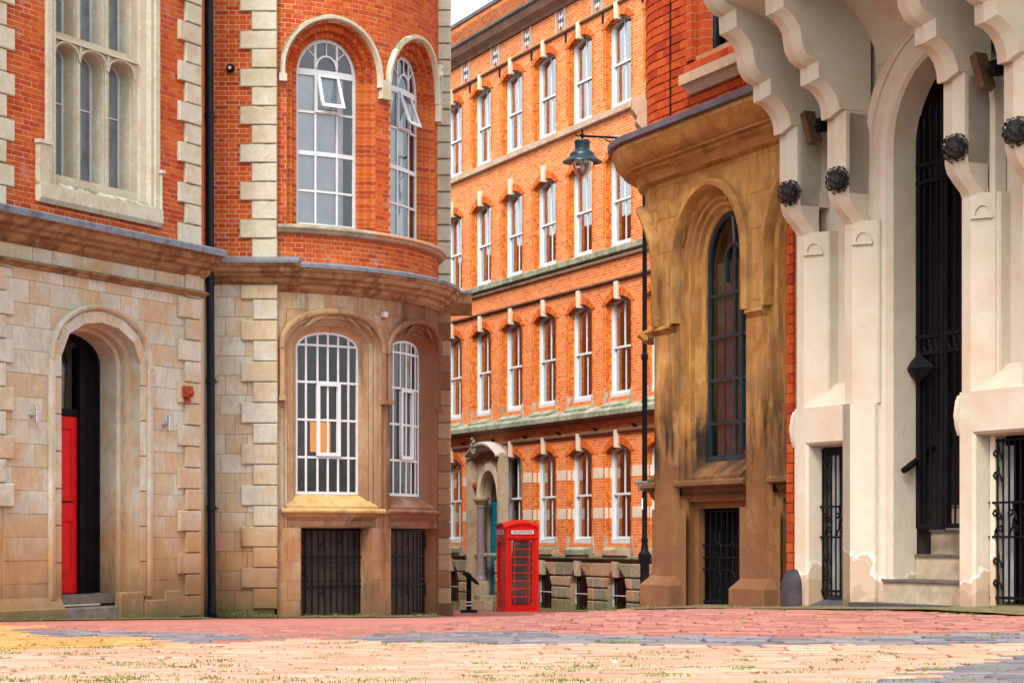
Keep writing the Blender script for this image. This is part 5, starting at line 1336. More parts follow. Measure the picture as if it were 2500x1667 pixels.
# string links at the hood ends, pilasters and plinth stones
for a, b in ((-2.50, -1.35-HW-EE-.07), (-1.35+HW+EE+.07, .25-HW-EE-.07), (-3.2, -2.385-.3)):
    build('string_link', MB().extrude([(.02, 1.93), (-.02, 1.935), (-.065, 1.915), (-.07, 1.895), (-.04, 1.875), (-.02, 1.85), (.02, 1.85)], a, b, 1 if a > -3 else 6), M['brown'], BB, E)
build('pilaster', MB().prism([(-2.385+.0, .02), (-2.385+.0, -.02), (-2.385+.05, -.035), (-2.0, -.035), (-1.97, .02)], gz, 1.85), M['brown'], BB, E)
build('pilaster', MB().prism([(-.74, .02), (-.72, -.03), (-.68, -.035), (-.42, -.035), (-.40, .02)], gz, 1.85), M['brown'], BB, E)
zp1, zp0 = E.p(e3(440, 1232), -.05)[1], E.p(e3(440, 1305), -.13)[1]
for a, b in ((-2.46, -1.90), (-.84, -.26)):
    m_ = (a+b)/2
    build('plinth_stone', MB().prism([(a, .3), (a, -.13), (b, -.13), (b, .3)], -.72+0, zp0, None).prism([(a, .3), (a, -.13), (b, -.13), (b, .3)], zp0, zp1, [(a+.04, .3), (a+.04, -.03), (b-.06, -.03), (b-.06, .3)]), M['brown'], BB, E)
    build('plinth_stone', MB().prism([(a-.01, .3), (a-.01, -.14), (b+.01, -.14), (b+.01, .3)], -1.6, -.722), M['brown'], BB, E)
build('kerb_sill', MB().box(-1.9, -.84, -1.4, E.p(e3(800, 1462), 0)[1], -.06, .3), M['brown'], BB, E)
build('rear_wall', MB().box(-2.385, euR, -2, 6.5, 4.0, 4.2), M['bw'], BB, Fr(1940, 16.6, -970))
# black guard stone
gs = E.p(e3(1302, 1300), -.25)
t = thing('guard_stone', 'black rounded guard stone at the foot of the narrow brick pier', 'guard stone', tuple(E.at(gs[0], -.25, gh(2.1, 16))))
M['guard'] = mat('black_bituminous_stone', [(.03, .025, .035), (.06, .045, .06)], .6, 0, 6, .3, .5, 25, stains=[('patch', (.10, .04, .03), 5, .56, .6), ('patch', (.4, .4, .4), 9, .74, .6)])
wgs = E.at(gs[0]+.03, -.20, 0); zt_ = E.p(e3(1310, 1180), -.25)[1]; z0_ = gh(2.1, 16)-.1
build('stone', MB().lathe((wgs.x, wgs.y, z0_), [(.135, 0), (.13, (zt_-z0_)*.70), (.115, (zt_-z0_)*.82), (.07, (zt_-z0_)*.97), (.01, zt_-z0_)], 12), M['guard'], t, None, 60)

# ================================================================== cream painted building with scalloped brackets
D = Fr(2059, 15.6, -1200)
M['cream'] = mat('cream_masonry_paint', [(.60, .50, .37), (.65, .58, .46), (.61, .465, .335)], .6, 0, 1.2, .05, .3, 14, .35,
    stains=[('patch', (.60, .38, .27), 2.0, .58, .4), ('streak', (.42, .36, .27), 3.0, .60, .35), ('patch', (.30, .17, .09), 16, .73, .6), ('flake', (.80, .78, .72), -.16, 1.5, 2.0, .8), ('flake', (.48, .31, .18), -.195, 1.5, 2.0, .8), ('flake', (.34, .22, .13), -.38, .7, 4.0, .5), ('low', (.12, .11, .05), -.48, .07, 5, .6)])
M['carved'] = mat('blackened_carving', [(.006, .0055, .007), (.014, .012, .014)], .5, 0, 10, .4, .6, 25, .5)
CB = thing('cream_bracketed_building', 'cream painted building with scalloped brackets, carved black bosses and an iron gate', 'building', tuple(D.at(.9, 0, -.5)))
du = lambda px, y, d=0: D.p(d2(px, y), d)[0]
uP = [du(118, 900), du(425, 900), du(1172, 900), du(1560, 900)]
PW = .095
def zc(f, px, y, d=0): return D.p(f(px, y), d)[1]
zbase = zc(d2, 300, 1285)                      # top of the base block
zpan = zc(d2, 300, 1190, .15)
BR = [(-.16, 2.72), (-.16, 3.165), (-.215, 3.16), (-.223, 3.235), (-.245, 3.295), (-.286, 3.345), (-.34, 3.382), (-.405, 3.40), (-.408, 3.527), (-.46, 3.545), (-.51, 3.58), (-.55, 3.65), (-.562, 3.72), (-.569, 3.769), (-.60, 3.82), (-.65, 3.868), (-.715, 3.895), (-.722, 4.03), (-.77, 4.045), (-.82, 4.08), (-.86, 4.15), (-.87, 4.25), (-.90, 4.32), (-.95, 4.37), (-1.02, 4.4), (-1.02, 4.9)]
def insetp(P, e):
    out = []
    for i, p in enumerate(P):
        a = Vector(P[max(i-1, 0)]); b = Vector(P[min(i+1, len(P)-1)]); p = Vector(p)
        t1 = (p-a).normalized() if i else (b-p).normalized(); t2 = (b-p).normalized() if i < len(P)-1 else t1
        n = Vector((t1.y, -t1.x))+Vector((t2.y, -t2.x)); n.normalize()
        c = max(.5, n.dot(Vector((t2.y, -t2.x))))
        q = p+n*(e/c); out.append((max(min(q.x, .1), p.x-.0), q.y))
    return out
BI = insetp(BR, .055)
def bracket(u):
    n = len(BR); g = MB(); D0 = .12
    vs = [(u, D0, BR[0][1])]; 
    R1 = [(u, d, z) for d, z in BR]; R2 = [(u+PW, d, z) for d, z in BR]; R3 = [(u+PW+.07, d, z) for d, z in BI]
    R4 = [(u+PW+.07, D0, z) for d, z in BI]; R0 = [(u, D0, z) for d, z in BR]
    L = [R0, R1, R2, R3, R4]; vs = [v for r in L for v in r]; fs = []
    for i in range(4):
        for k in range(n-1): fs.append((i*n+k, (i+1)*n+k, (i+1)*n+k+1, i*n+k+1))
    fs.append((0, n, 2*n, 3*n, 4*n))
    g.add(vs, fs); build('bracket', g, M['cream'], CB, D, 30)
def boss(u, z):
    g = MB(); c = Vector((u+.115, -.15, z))
    g.lathe(tuple(c), [(0, -.085), (.06, -.06), (.08, 0), (.06, .06), (0, .085)], 10)
    N_ = 56
    for i in range(N_):
        y = 1-2*(i+.5)/N_; r = math.sqrt(1-y*y); a = i*2.39996
        n = Vector((math.cos(a)*r, math.sin(a)*r, y)); q = 1+.12*math.sin(a*2)
        p = c+Vector((n.x*.088*q, n.y*.075, n.z*.092*q)); t = n.orthogonal().normalized(); b = n.cross(t); w = rnd.uniform(.016, .024); h = rnd.uniform(.008, .017)
        g.add([tuple(p+t*w), tuple(p+b*w*1.4), tuple(p-t*w), tuple(p-b*w*1.4), tuple(p+n*h+b*.006)], [(0, 1, 4), (1, 2, 4), (2, 3, 4), (3, 0, 4)])
    build('carved_boss', g, M['carved'], CB, D)
for i, u in enumerate(uP):
    bracket(u)
    boss(u, 2.70)
    # corbel under the boss and tapering neck
    z1_, z0_ = 2.62, 2.36
    g = MB()
    ring = lambda e, d, z: [(u-.0, .1, z), (u, d, z), (u+PW+e, d, z), (u+PW+.07+e, d+.07, z), (u+PW+.07+e, .1, z)]
    prs = [(-.0, -.15, 2.74), (-.0, -.15, 2.60), (-.005, -.13, 2.54), (-.01, -.07, 2.47), (-.0, -.02, 2.42), (0, 0, 2.38)]
    vs = [v for p in prs for v in ring(*p)]; fs = [(5*a_+k, 5*a_+k+1, 5*a_+k+6, 5*a_+k+5) for a_ in range(len(prs)-1) for k in range(4)]
    g.add(vs, fs+[(0, 1, 2, 3, 4)]); build('corbel', g, M['cream'], CB, D, 30)
    us_ = u+PW+.15
    build('pilaster', MB().prism([(u, .35), (u, 0), (u+PW, 0), (us_, .12), (us_+.03, .12), (us_+.03, .35)], zbase-.0, 2.40), M['cream'], CB, D)
    build('pilaster', MB().prism([(u, .3), (u, -.145), (u+PW, -.145), (u+PW+.07, -.075), (u+PW+.07, .3)], 2.60, 3.2), M['cream'], CB, D)
    class SF(Fr):
        def __init__(s):
            s.O = D.at(u+PW, 0, 0); v = D.at(us_, .12, 0)-s.O; s.U = v.normalized(); s.D = Vector((-s.U.y, s.U.x, 0))
    sf = SF(); nz = 2.24; cw = .085
    build('niche_arch', MB().arcband(Op(cw, .055, nz, nz, .07), 0, .014, -.012, .02, 8).box(cw-.085, cw+.075, nz-.02, nz-.002, -.02, .02), M['cream'], CB, sf, 30)
# wall planes
uj = D.p(d2(735, 1400), .18)[0]; ujr = uP[2]-.03
do = Op((uj+ujr)/2, (ujr-uj)/2, -1.2, 2.93, .62, 'p')
wallD = .20
build('wall', MB().sheet(uP[0], uP[0]+.0+.66, zbase, 4.9, [], wallD), M['cream'], CB, D)
build('wall', MB().sheet(uP[1]+.0, uP[2]+.1, -1.2, 4.9, [Op(do.uc, do.hw, -1.2, do.zs, do.rise, 'p')], .18), M['cream'], CB, D)
build('wall', MB().sheet(uP[2], uP[3]+1.8, zbase, 4.9, [], wallD), M['cream'], CB, D)
# door mouldings and reveal
build('door_moulding', MB().sweep(do, [(.27, .19), (.265, .10), (.23, .085), (.21, .11), (.19, .11), (.185, .13), (.10, .135), (.06, .16), (.05, .15), (.02, .15), (.0, .18), (0, .395)], 18, zb=-.9), M['cream'], CB, D, 20)
# sloping sills of the blind panels and base blocks with grated openings
zlin = None
gops_ = []
for a, b, xl, yt, xr in ((uP[0], uP[1], 172, 212, 430), (uP[2], uP[3]+.6, 1236, 140, 1700)):
    zt = D.p(d3(xl, yt), -.02)[1]; u0 = D.p(d3(xl, 400), -.02)[0]; u1 = b-.0 if a < 0 else b-.1
    gops_.append((u0, u1, zt))
    o = Op((u0+u1)/2, (u1-u0)/2, -1.3, zt, 0)
    build('base_wall', MB().sheet(a-.0, b+PW if a < 0 else b+.9, -1.3, zbase, [o], -.02), M['cream'], CB, D)
    build('panel_sill', MB().extrude([(.2, zpan+.06), (.17, zpan+.05), (-.018, zbase-.01), (.2, zbase-.01)], a+PW, b+.0), M['cream'], CB, D)
    build('opening_reveal', MB().sweep(o, [(0, -.02), (-.02, .0), (-.035, .12), (-.035, .128)], zb=-1.3), M['cream'], CB, D)
    build('bulge_moulding', MB().extrude([(.2, zbase-.30), (-.02, zbase-.30), (-.04, zbase-.25), (-.055, zbase-.16), (-.04, zbase-.06), (-.02, zbase-.02), (.2, zbase-.02)], a-.025, a+.012), M['cream'], CB, D, 40)
    build('base_side', MB().box(a-.0, a+.012, -1.3, zbase, -.018, .6), M['cream'], CB, D)
    zg = gh(2.4, 15.8)+.10
    build('room_lining', MB().room(u0-.1, u1+.1, -1.3, zt+.1, .13, .40), M['dark'], CB, D)  # shallow black backing, paints the shade behind the grille
    M.setdefault('slate', mat('dark_slate_sill', [(.05, .05, .06), (.09, .085, .1)], .6, 0, 5, .2, .3, 20))
    build('slate_sill', MB().extrude([(.2, zg), (-.06, zg-.09), (-.07, -1.3), (.2, -1.3)], u0+.01, u1-.01), M['slate'], CB, D)
    gr = build('basement_grille', MB().box(u0+.04, u1-.03, zg+.035, zg+.055, .10, .12).box(u0+.04, u1-.03, zt-.07, zt-.055, .10, .12), M['iron'], CB, D)
    nb = 8 if a < 0 else 16
    for k in range(nb): uu = u0+.05+(u1-u0-.09)*k/(nb-1); build('bar', MB().tube([(uu, .11, zg), (uu, .11, zt-.05)], .008, 5), M['iron'], gr, D)
    for yy in (618, 812): z_ = D.p(d3(300, yy), .1)[1]; build('cross_bar', MB().box(u0+.04, u1-.03, z_-.008, z_+.008, .09, .098), M['iron'], gr, D)
    zt_0 = (D.p(d3(300, 618), .1)[1], D.p(d3(300, 812), .1)[1])
    def scr(uu, zz, s_):
        pts = [(uu+s_*.05*math.cos(t*.4)*(1-t/24), .096, zz+.05*math.sin(t*.4)*(1-t/30)+.05*(t/9-1)) for t in range(20)]
        build('scroll', MB().tube(pts, .008, 5), M['iron'], gr, D)
    for uu in [u0+.12+.16*k for k in range(int((u1-u0)/.17))]:
        scr(uu, (zt_0[0]+zt_0[1])/2+.05, 1); scr(uu+.03, zt_0[1]+.06, -1)
    for zz in (zt-.15, zt-.3, zg+.15, zg+.3): scr(u0+.125, zz, 1)
    build('white_post', MB().box(u0+.13, u0+.155, zg+.02, zt-.1, .14, .17).box(u0+.19, u0+.21, zg+.02, zt-.1, .14, .17), M['dirtywhite'], gr, D)
# plain pier between blind bay base and door, steps
build('pier_base', MB().prism([(uP[1]+.0, .3), (uP[1], -.02), (uP[1]+PW, -.02), (uP[1]+PW+.15, .10), (uP[1]+PW+.17, .30)], -1.3, zbase), M['cream'], CB, D)
M['cstep'] = mat('worn_cream_step', [(.42, .31, .2), (.52, .42, .3), (.34, .24, .15)], .8, 0, 3, .2, .35, 25)
M['treadm'] = mat('dark_tread', [(.10, .085, .08), (.18, .15, .14)], .7, 0, 4, .2, .3, 25)
sd_ = [(.10, 1085), (.38, 920), (.52, 765), (.66, 610)]
for k, (d_k, yy) in enumerate(sd_):
    zt = D.p(d3(900, yy), d_k)[1]
    build('step', MB().box(uj+.00-(.02 if k == 0 else -.01), ujr+.1, -1.3, zt-.02, d_k, d_k+.6), M['cstep'], CB, D)
    build('tread', MB().box(uj-(.02 if k == 0 else -.01), ujr+.1, zt-.018, zt, d_k-.015, d_k+.6), M['treadm'], CB, D)
zs_ = D.p(d3(780, 1240), -.08)[1]
build('door_slab', MB().box(D.p(d3(455, 1240), -.08)[0], D.p(d3(1090, 1250), -.08)[0], zs_-.05, zs_, -.09, .1), M['slate'], CB, D)
build('door_slab', MB().box(D.p(d3(455, 1240), -.07)[0], D.p(d3(1060, 1250), -.07)[0], -1.3, zs_-.052, -.06, .1), M['cstep'], CB, D)
build('room_lining', MB().room(uj-.02, ujr+.05, -1.0, 3.8, .40, 2.4), M['room'], CB, D)
# iron gate
gd = .385; zg0 = D.p(d3(1000, 755), gd)[1]
gate = build('gate', MB().box(uj+.0, uj+.05, zg0, 3.3, gd, gd+.04).box(uj, ujr, zg0, zg0+.035, gd+.002, gd+.038), M['iron'], CB, D)
um = D.p(d2(1060, 900), gd)[0]
for x in (um-.045, um+.0): build('stile', MB().box(x, x+.035, zg0, 3.25, gd-.003, gd+.04), M['iron'], gate, D)
zb1_, zb2_ = D.p(d2(960, 835), gd)[1], D.p(d2(960, 945), gd)[1]
zb3_, zb4_ = D.p(d1(960, 1045), gd)[1], D.p(d1(960, 1155), gd)[1]
for z_ in (zb1_, zb2_, zb3_, zb4_): build('rail', MB().box(uj, ujr+.05, z_-.014, z_+.014, gd-.004, gd+.036), M['iron'], gate, D)
uu = uj+.09; k = 0
while uu < ujr:
    if abs(uu-um) > .04:
        zt = 3.05+.25*((uu-uj)/(ujr-uj))+.06*(k % 2)
        build('bar', MB().tube([(uu, gd+.015, zg0+.02), (uu, gd+.015, zt), ], .0085, 6), M['iron'], gate, D)
        build('spear', MB().tube([(uu, gd+.015, zt-.03), (uu, gd+.015, zt+.01), (uu, gd+.015, zt+.12)], [.006, .018, .001], 6), M['iron'], gate, D)
    for z_a, z_b in ((zb1_, zb2_), (zb3_, zb4_)):
        c = (z_a+z_b)/2; rz = abs(z_a-z_b)/2-.012
        build('ring', MB().tube([(uu+.033+.034*math.cos(a), gd+.01, c+rz*math.sin(a)) for a in [2*math.pi*t/14 for t in range(15)]], .008, 4), M['iron'], gate, D)
    uu += .072; k += 1
# handrail and diamond plate on the reveal
q0 = D.uat(uj+.06, d3(800, 388))
q1 = D.p(d3(1185, 88), .95)
t = thing('handrail', 'black tubular handrail slanting up through the iron gate', 'handrail', tuple(D.at(uj+.06, q0[0], q0[1]-.05)))
build('rail', MB().tube([(uj+.06, q0[0], q0[1]), (q1[0], .95, q1[1])], .024, 10), M['iron'], t, D, 40)
for f in (.12, .7): build('bracket', MB().tube([(uj+.0, q0[0]+(.95-q0[0])*f, q0[1]+(q1[1]-q0[1])*f-.02), (uj+.06+(q1[0]-uj-.06)*f, q0[0]+(.95-q0[0])*f, q0[1]+(q1[1]-q0[1])*f)], .01, 6), M['iron'], t, D)
dc = D.p(d2(888, 1042), .33)
t = thing('diamond_lantern', 'black diamond-shaped lantern box fixed beside the iron gate', 'lantern', tuple(D.at(dc[0], .42, dc[1])))
rD, rZ = .19, .115
build('body', MB().add([(dc[0], .30, dc[1]), (dc[0]-rD, .40, dc[1]), (dc[0], .40, dc[1]-rZ), (dc[0]+rD, .40, dc[1]), (dc[0], .40, dc[1]+rZ)], [(0, 1, 2), (0, 2, 3), (0, 3, 4), (0, 4, 1), (4, 3, 2, 1)]) or (lambda m: (m.add([(dc[0], .27, dc[1]), (dc[0]-rD, .34, dc[1]), (dc[0], .34, dc[1]-rZ), (dc[0]+rD, .34, dc[1]), (dc[0], .34, dc[1]+rZ)], [(0, 1, 2), (0, 2, 3), (0, 3, 4), (0, 4, 1), (4, 3, 2, 1)]), m)[1])(MB()), M['iron'], t, D)
build('mount', MB().box(uj, dc[0], dc[1]-.02, dc[1]+.02, .31, .33), M['iron'], t, D)
# coved soffit between the brackets
cv = [(.17, 3.42), (.15, 3.55), (.08, 3.68), (-.03, 3.80), (-.20, 3.92), (-.45, 4.03), (-.80, 4.138), (-.80, 4.3), (.19, 4.3)]
for a, b in ((uP[0]+PW+.071, uP[1]-.001), (uP[2]+PW+.071, uP[3]-.001)):
    build('coved_soffit', MB().extrude(cv, a, b), M['cream'], CB, D, 30)
build('coved_soffit', MB().extrude([(d_, z+.16) for d_, z in cv[:6]]+[(-.80, 4.28), (-.80, 4.41), (.19, 4.41)], uP[1]+PW+.071, uP[2]-.001), M['cream'], CB, D, 30)
# overhang on the brackets
build('overhang', MB().box(uP[0]-.06, uP[3]+PW+.16, 4.42, 6.6, -1.05, .3), M['cream'], CB, D)
build('overhang', MB().box(uP[0]-.08, uP[3]+PW+.18, 4.14, 4.415, -.80, .3), M['cream'], CB, D)
build('overhang', MB().box(uP[0]-.06, uP[3]+2.2, 4.95, 7.6, -1.6, -1.06), M['cream'], CB, D)  # unseen upper step, added to shade the facade below
build('overhang', MB().box(uP[0]-.06, uP[3]+2.2, 5.5, 7.6, -2.4, -1.61), M['cream'], CB, D)  # unseen, reaches further out to block more high sky
build('side_wall', MB().box(uP[3]+1.75, uP[3]+12, -1.3, 7.5, .2, .5), M['cream'], CB, D)  # facade continued out of view, added to cut side light
build('side_wall', MB().box(uP[0], uP[0]+.05, -1.3, 4.9, .2, 3.0).box(uP[3]+1.75, uP[3]+1.8, -1.3, 6, .2, 3.0).box(uP[0], uP[3]+1.8, -1.3, 6, 3.0, 3.1), M['cream'], CB, D)
# carved mask on the first bracket
# floodlights in the bays
M['bronze'] = mat('brown_metal_casing', [(.10, .05, .025), (.16, .09, .05)], .5, 0, 6, .2, .1, 30, .5, .3)
def flood(px, lab):
    u, z = D.p(px, -.02)
    t = thing('floodlight', lab, 'floodlight', tuple(D.at(u, .1, z)), 'floodlights under the scalloped brackets')
    a = Vector((u-.055, -.06, z+.125)); b = Vector((u+.045, -.06, z-.125)); g = MB()
    n_ = Vector((.03, 0, .012))
    P8 = []
    for dd_ in (-.10, .0):
        for c, s_ in ((a, -1), (a, 1), (b, 1), (b, -1)): P8.append((c.x+n_.x*s_, dd_, c.z+n_.z*s_))
    g.add(P8, [(0, 1, 2, 3), (4, 7, 6, 5), (0, 4, 5, 1), (1, 5, 6, 2), (2, 6, 7, 3), (3, 7, 4, 0)])
    build('casing', g, M['bronze'], t, D)
    build('arm', MB().tube([(u+.03, -.03, z), (u+.09, .0, z+.02), (u+.14, .19, z+.02)], .022, 8), M['iron'], t, D)
    build('clamp', MB().box(u+.06, u+.12, z-.04, z+.06, -.05, .03), M['iron'], t, D)
flood(d1(232, 820), 'slanting brown floodlight between the two brackets nearest the brown stone building')
flood(d1(1330, 462), 'slanting brown floodlight between the two brackets right of the iron gate')
# ================================================================== ground
M['soil'] = mat('dark_joint_soil', [(.14, .09, .06), (.22, .15, .10), (.09, .08, .04)], .95, 0, 3, .3, .5, 20)
M['peach'] = mat('peach_clay_paver', [(.50, .29, .20), (.55, .34, .245), (.46, .25, .17), (.52, .31, .22), (.49, .28, .19)], .8, 1, bump=.4, bs=25, fine=.14, stains=[('patch', (.40, .20, .12), 5, .62, .5)])
M['grey'] = mat('blue_grey_paver', [(.17, .155, .18), (.22, .205, .225), (.13, .12, .14), (.21, .18, .19)], .75, 1, bump=.4, bs=25, stains=[('patch', (.30, .22, .2), 4, .6, .4)])
M['pinkr'] = mat('red_clay_paver', [(.38, .15, .115), (.42, .18, .14), (.34, .13, .10), (.41, .17, .13), (.31, .13, .12)], .8, 1, bump=.4, bs=25, stains=[('patch', (.33, .15, .16), 3, .58, .4)])
M['orange'] = mat('orange_clay_paver', [(.58, .27, .09), (.62, .32, .12), (.54, .24, .08)], .8, 1, bump=.4, bs=25)
M['road'] = mat('far_red_brick_paving', [(.5, .16, .11)], .85, 0, 2, .12, .3, 20, stains=[('patch', (.30, .16, .18), .5, .55, .5)],
    brick=dict(w=.225, h=.115, m=.008, cols=[(.52, .16, .11), (.58, .22, .15), (.44, .13, .1), (.36, .15, .15)], mortar=(.2, .13, .1)))
def gsheet(name, xs_, ys_, m, dz=0):
    me = bpy.data.meshes.new(name); n = len(xs_)
    v = [(x, y, gh(x, y)+dz) for y in ys_ for x in xs_]
    f = [(j*n+i, j*n+i+1, (j+1)*n+i+1, (j+1)*n+i) for j in range(len(ys_)-1) for i in range(n-1)]
    me.from_pydata(v, [], f); uv = me.uv_layers.new(name='UVMap'); li = [0]*len(me.loops); me.loops.foreach_get('vertex_index', li)
    fl = []
    for i in li: fl += [v[i][0], v[i][1]]
    uv.data.foreach_set('uv', fl); me.materials.append(M[m]); me.polygons.foreach_set('use_smooth', [True]*len(me.polygons))
    o = bpy.data.objects.new(name, me); reg(o, Vector((0, 0, 0)), None); return kind(o, 'structure')
def rng(a, b, s): 
    n = max(1, round((b-a)/s)); return [a+(b-a)*i/n for i in range(n+1)]
gx = [-400, -200, -100, -50]+rng(-25, -6, 2)[0:]+rng(-5.5, 5.5, .25)+rng(6, 25, 2)+[50, 100, 200, 400]
gy = [-300, -100, -30, -10, 0]+rng(1, 5, 1)+rng(5.5, 36, .5)+rng(38, 80, 3)+[100, 150, 300, 700]
ground = gsheet('ground', gx, gy, 'soil', -.035)
roadx = rng(-9, 9, .5); roady = rng(22.0, 75, 1)
road = gsheet('road', roadx, roady, 'road', .0)
paving = gsheet('paving', rng(-5, 5, .5), rng(-2, 6.0, .5), 'peach', -.004)
def inside(P_, x, y):
    c = False; n = len(P_)
    for i in range(n):
        x0, y0 = P_[i]; x1, y1 = P_[(i+1) % n]
        if (y0 > y) != (y1 > y) and x < (x1-x0)*(y-y0)/(y1-y0)+x0: c = not c
    return c
GREY1 = [(32, 1537), (300, 1541), (480, 1544), (540, 1548), (700, 1557), (560, 1565), (470, 1573), (330, 1556), (220, 1551), (127, 1555)]
ORANGE = [(-400, 1500), (-400, 1590), (0, 1588), (380, 1575), (470, 1573), (330, 1556), (220, 1551), (127, 1555), (32, 1537), (130, 1528), (0, 1520)]
def zone(px, py):
    if inside(GREY1, px, py): return 'grey'
    if inside(ORANGE, px, py): return 'orange'
    def li(T_, x):
        if x <= T_[0][0]: return T_[0][1]
        for (a, b), (c, d) in zip(T_, T_[1:]):
            if x <= c: return b+(d-b)*(x-a)/(c-a)
        return T_[-1][1]
    top = li([(-400, 1585), (380, 1576), (480, 1573), (700, 1561), (820, 1562), (950, 1545), (1250, 1540), (1530, 1549), (1850, 1552), (2050, 1551), (2500, 1544), (2900, 1540)], px)
    bot = li([(-400, 1585), (380, 1576), (480, 1573), (700, 1561), (820, 1562), (1100, 1570), (1500, 1569), (1700, 1573), (2200, 1571), (2500, 1570), (2900, 1570)], px)
    if py < top: return 'pinkr'
    if py < bot: return 'grey'
    if inside([(2170, 1690), (2190, 1662), (2230, 1645), (2330, 1625), (2500, 1600), (2800, 1560), (2800, 1690)], px, py): return 'grey'
    return 'peach'
sets = {'peach': [], 'grey': [], 'pinkr': [], 'orange': []}
y = 5.6; r = 0; ROT = R(2.5)
from mathutils import noise as mn
while y < 22.2:
    dep_ = .112
    hwid = y*.27+.6; x = -hwid-rnd.uniform(0, .22)
    while x < hwid:
        w = .225; xc = x+w/2; yc = y+dep_/2+math.tan(ROT)*xc+.03*math.sin(xc*1.3+y*.4)
        z = gh(xc, yc); px, py = CX+xc/yc*F, HY-z/yc*F
        A_ = A.O-A.D*.0; 
        if (Vector((xc, yc, 0))-A.O).dot(A.D) < .2 and not (xc > -1 and (Vector((xc, yc, 0))-D.O).dot(D.D) > .3):
            sets[zone(px+rnd.uniform(-3, 3), py)].append((xc, yc, z))
        x += w+.010
    y += dep_+.012; r += 1
nper = 0
def paver_geo(w, d_, seedk):
    h, b = .035, .006
    return [(-w, -d_, -h), (w, -d_, -h), (w, d_, -h), (-w, d_, -h), (-w, -d_, -b), (w, -d_, -b), (w, d_, -b), (-w, d_, -b), (-w+b, -d_+b, 0), (w-b, -d_+b, 0), (w-b, d_-b, 0), (-w+b, d_-b, 0)], [(8, 9, 10, 11)]+[(4+i, 4+(i+1) % 4, 8+(i+1) % 4, 8+i) for i in range(4)]+[(i, (i+1) % 4, 4+(i+1) % 4, 4+i) for i in range(4)]
pv, pf_ = paver_geo(.107, .051, 0)
shared = {}
nears = sorted([(yy, k, (xx, yy, zz)) for k, L_ in sets.items() for xx, yy, zz in L_ if abs(xx) < yy*.25 and -zz/yy*F < 355])[:300]
nearset = {n_[2] for n_ in nears}
def pdz(xx, yy): return .010*mn.noise(Vector((xx*.9, yy*.9, 0)))+rnd.uniform(-.006, .006)
for yy, k, (xx, y_, zz) in nears:
    if k not in shared:
        me = bpy.data.meshes.new('paver'); me.from_pydata(pv, [], pf_); me.materials.append(M[k]); shared[k] = me
    o = bpy.data.objects.new('paver', shared[k]); reg(o, Vector((xx, y_, zz+pdz(xx, y_))), ground)
    o.rotation_euler = (R(rnd.uniform(-2.6, 2.6)), R(rnd.uniform(-1, 1)), ROT+R(rnd.uniform(-1.5, 1.5)))
for k, L_ in sets.items():
    g = MB()
    for p in L_:
        if p in nearset: continue
        dz = pdz(p[0], p[1]); ca, sa = math.cos(ROT+R(rnd.uniform(-1.5, 1.5))), math.sin(ROT); tx, ty = R(rnd.uniform(-2.6, 2.6)), R(rnd.uniform(-1, 1))
        g.add([(p[0]+ca*a-sa*b, p[1]+sa*a+ca*b, p[2]+dz+c+b*tx+a*ty) for a, b, c in pv], pf_)
    kind(build('paver', g, M[k], ground), 'stuff')
# kerb stones with an open joint along the grey band
for side_, yy0 in ((0, 1551),):
    pass
# ------------------------------------------------------------------ weeds and grass in the joints and along the walls
M['grass'] = mat('short_green_grass', [(.12, .22, .03), (.18, .28, .05), (.09, .17, .03), (.26, .28, .08)], .8, 1, bump=0, fine=0)
M['moss'] = mat('brown_green_moss', [(.12, .12, .03), (.20, .13, .04), (.08, .10, .02)], .9, 1, bump=0, fine=0)
def tuft(g, x, y, z, n, r, h):
    for _ in range(n):
        a = rnd.uniform(0, 6.28); q = rnd.uniform(0, 1)**.7*r; px, py = x+math.cos(a)*q, y+math.sin(a)*q*.35
        hh = h*rnd.uniform(.4, 1.1); l = rnd.uniform(-.6, .6)*hh; w = rnd.uniform(.0012, .003)
        g.add([(px-w, py, z), (px+w, py, z), (px+l*.5+w*.7, py+rnd.uniform(-.004, .004), z+hh*.6), (px+l, py, z+hh)], [(0, 1, 2, 3)])
g = MB(); gm_ = MB(); n_ = 0
while n_ < 560:
    yy = 5.9+rnd.random()**1.6*10; xx = rnd.uniform(-1, 1)*yy*.26
    if mn.noise(Vector((xx*1.1, yy*.8, 3))) < -.05 and rnd.random() < .8: continue
    z = gh(xx, yy)+.002
    tuft(g if rnd.random() < .75 else gm_, xx, yy, z, rnd.randint(8, 34), rnd.uniform(.03, .16), rnd.uniform(.005, .015)); n_ += 1
gr_ = build('joint_grass', g, M['grass'], None); kind(tag(gr_, 'short grass tufts growing in the joints of the brick paving', 'grass'), 'stuff')
ms_ = build('joint_moss', gm_, M['moss'], None); kind(tag(ms_, 'brown moss and dry grass in the joints of the brick paving', 'moss'), 'stuff')
g = MB()
def leafy(g, x, y, z, n, r, h):
    for _ in range(n):
        a = rnd.uniform(0, 6.28); q = rnd.uniform(0, r); px, py = x+math.cos(a)*q, y+math.sin(a)*q*.5
        hh = rnd.uniform(.2, 1)*h; s_ = rnd.uniform(.008, .022); b = rnd.uniform(0, 6.28); dx, dy = math.cos(b)*s_, math.sin(b)*s_
        g.add([(px, py, z+hh*.7), (px+dx-dy*.5, py+dy+dx*.5, z+hh*.85), (px+dx*1.8, py+dy*1.8, z+hh), (px+dx+dy*.5, py+dy-dx*.5, z+hh*.8)], [(0, 1, 2, 3)])
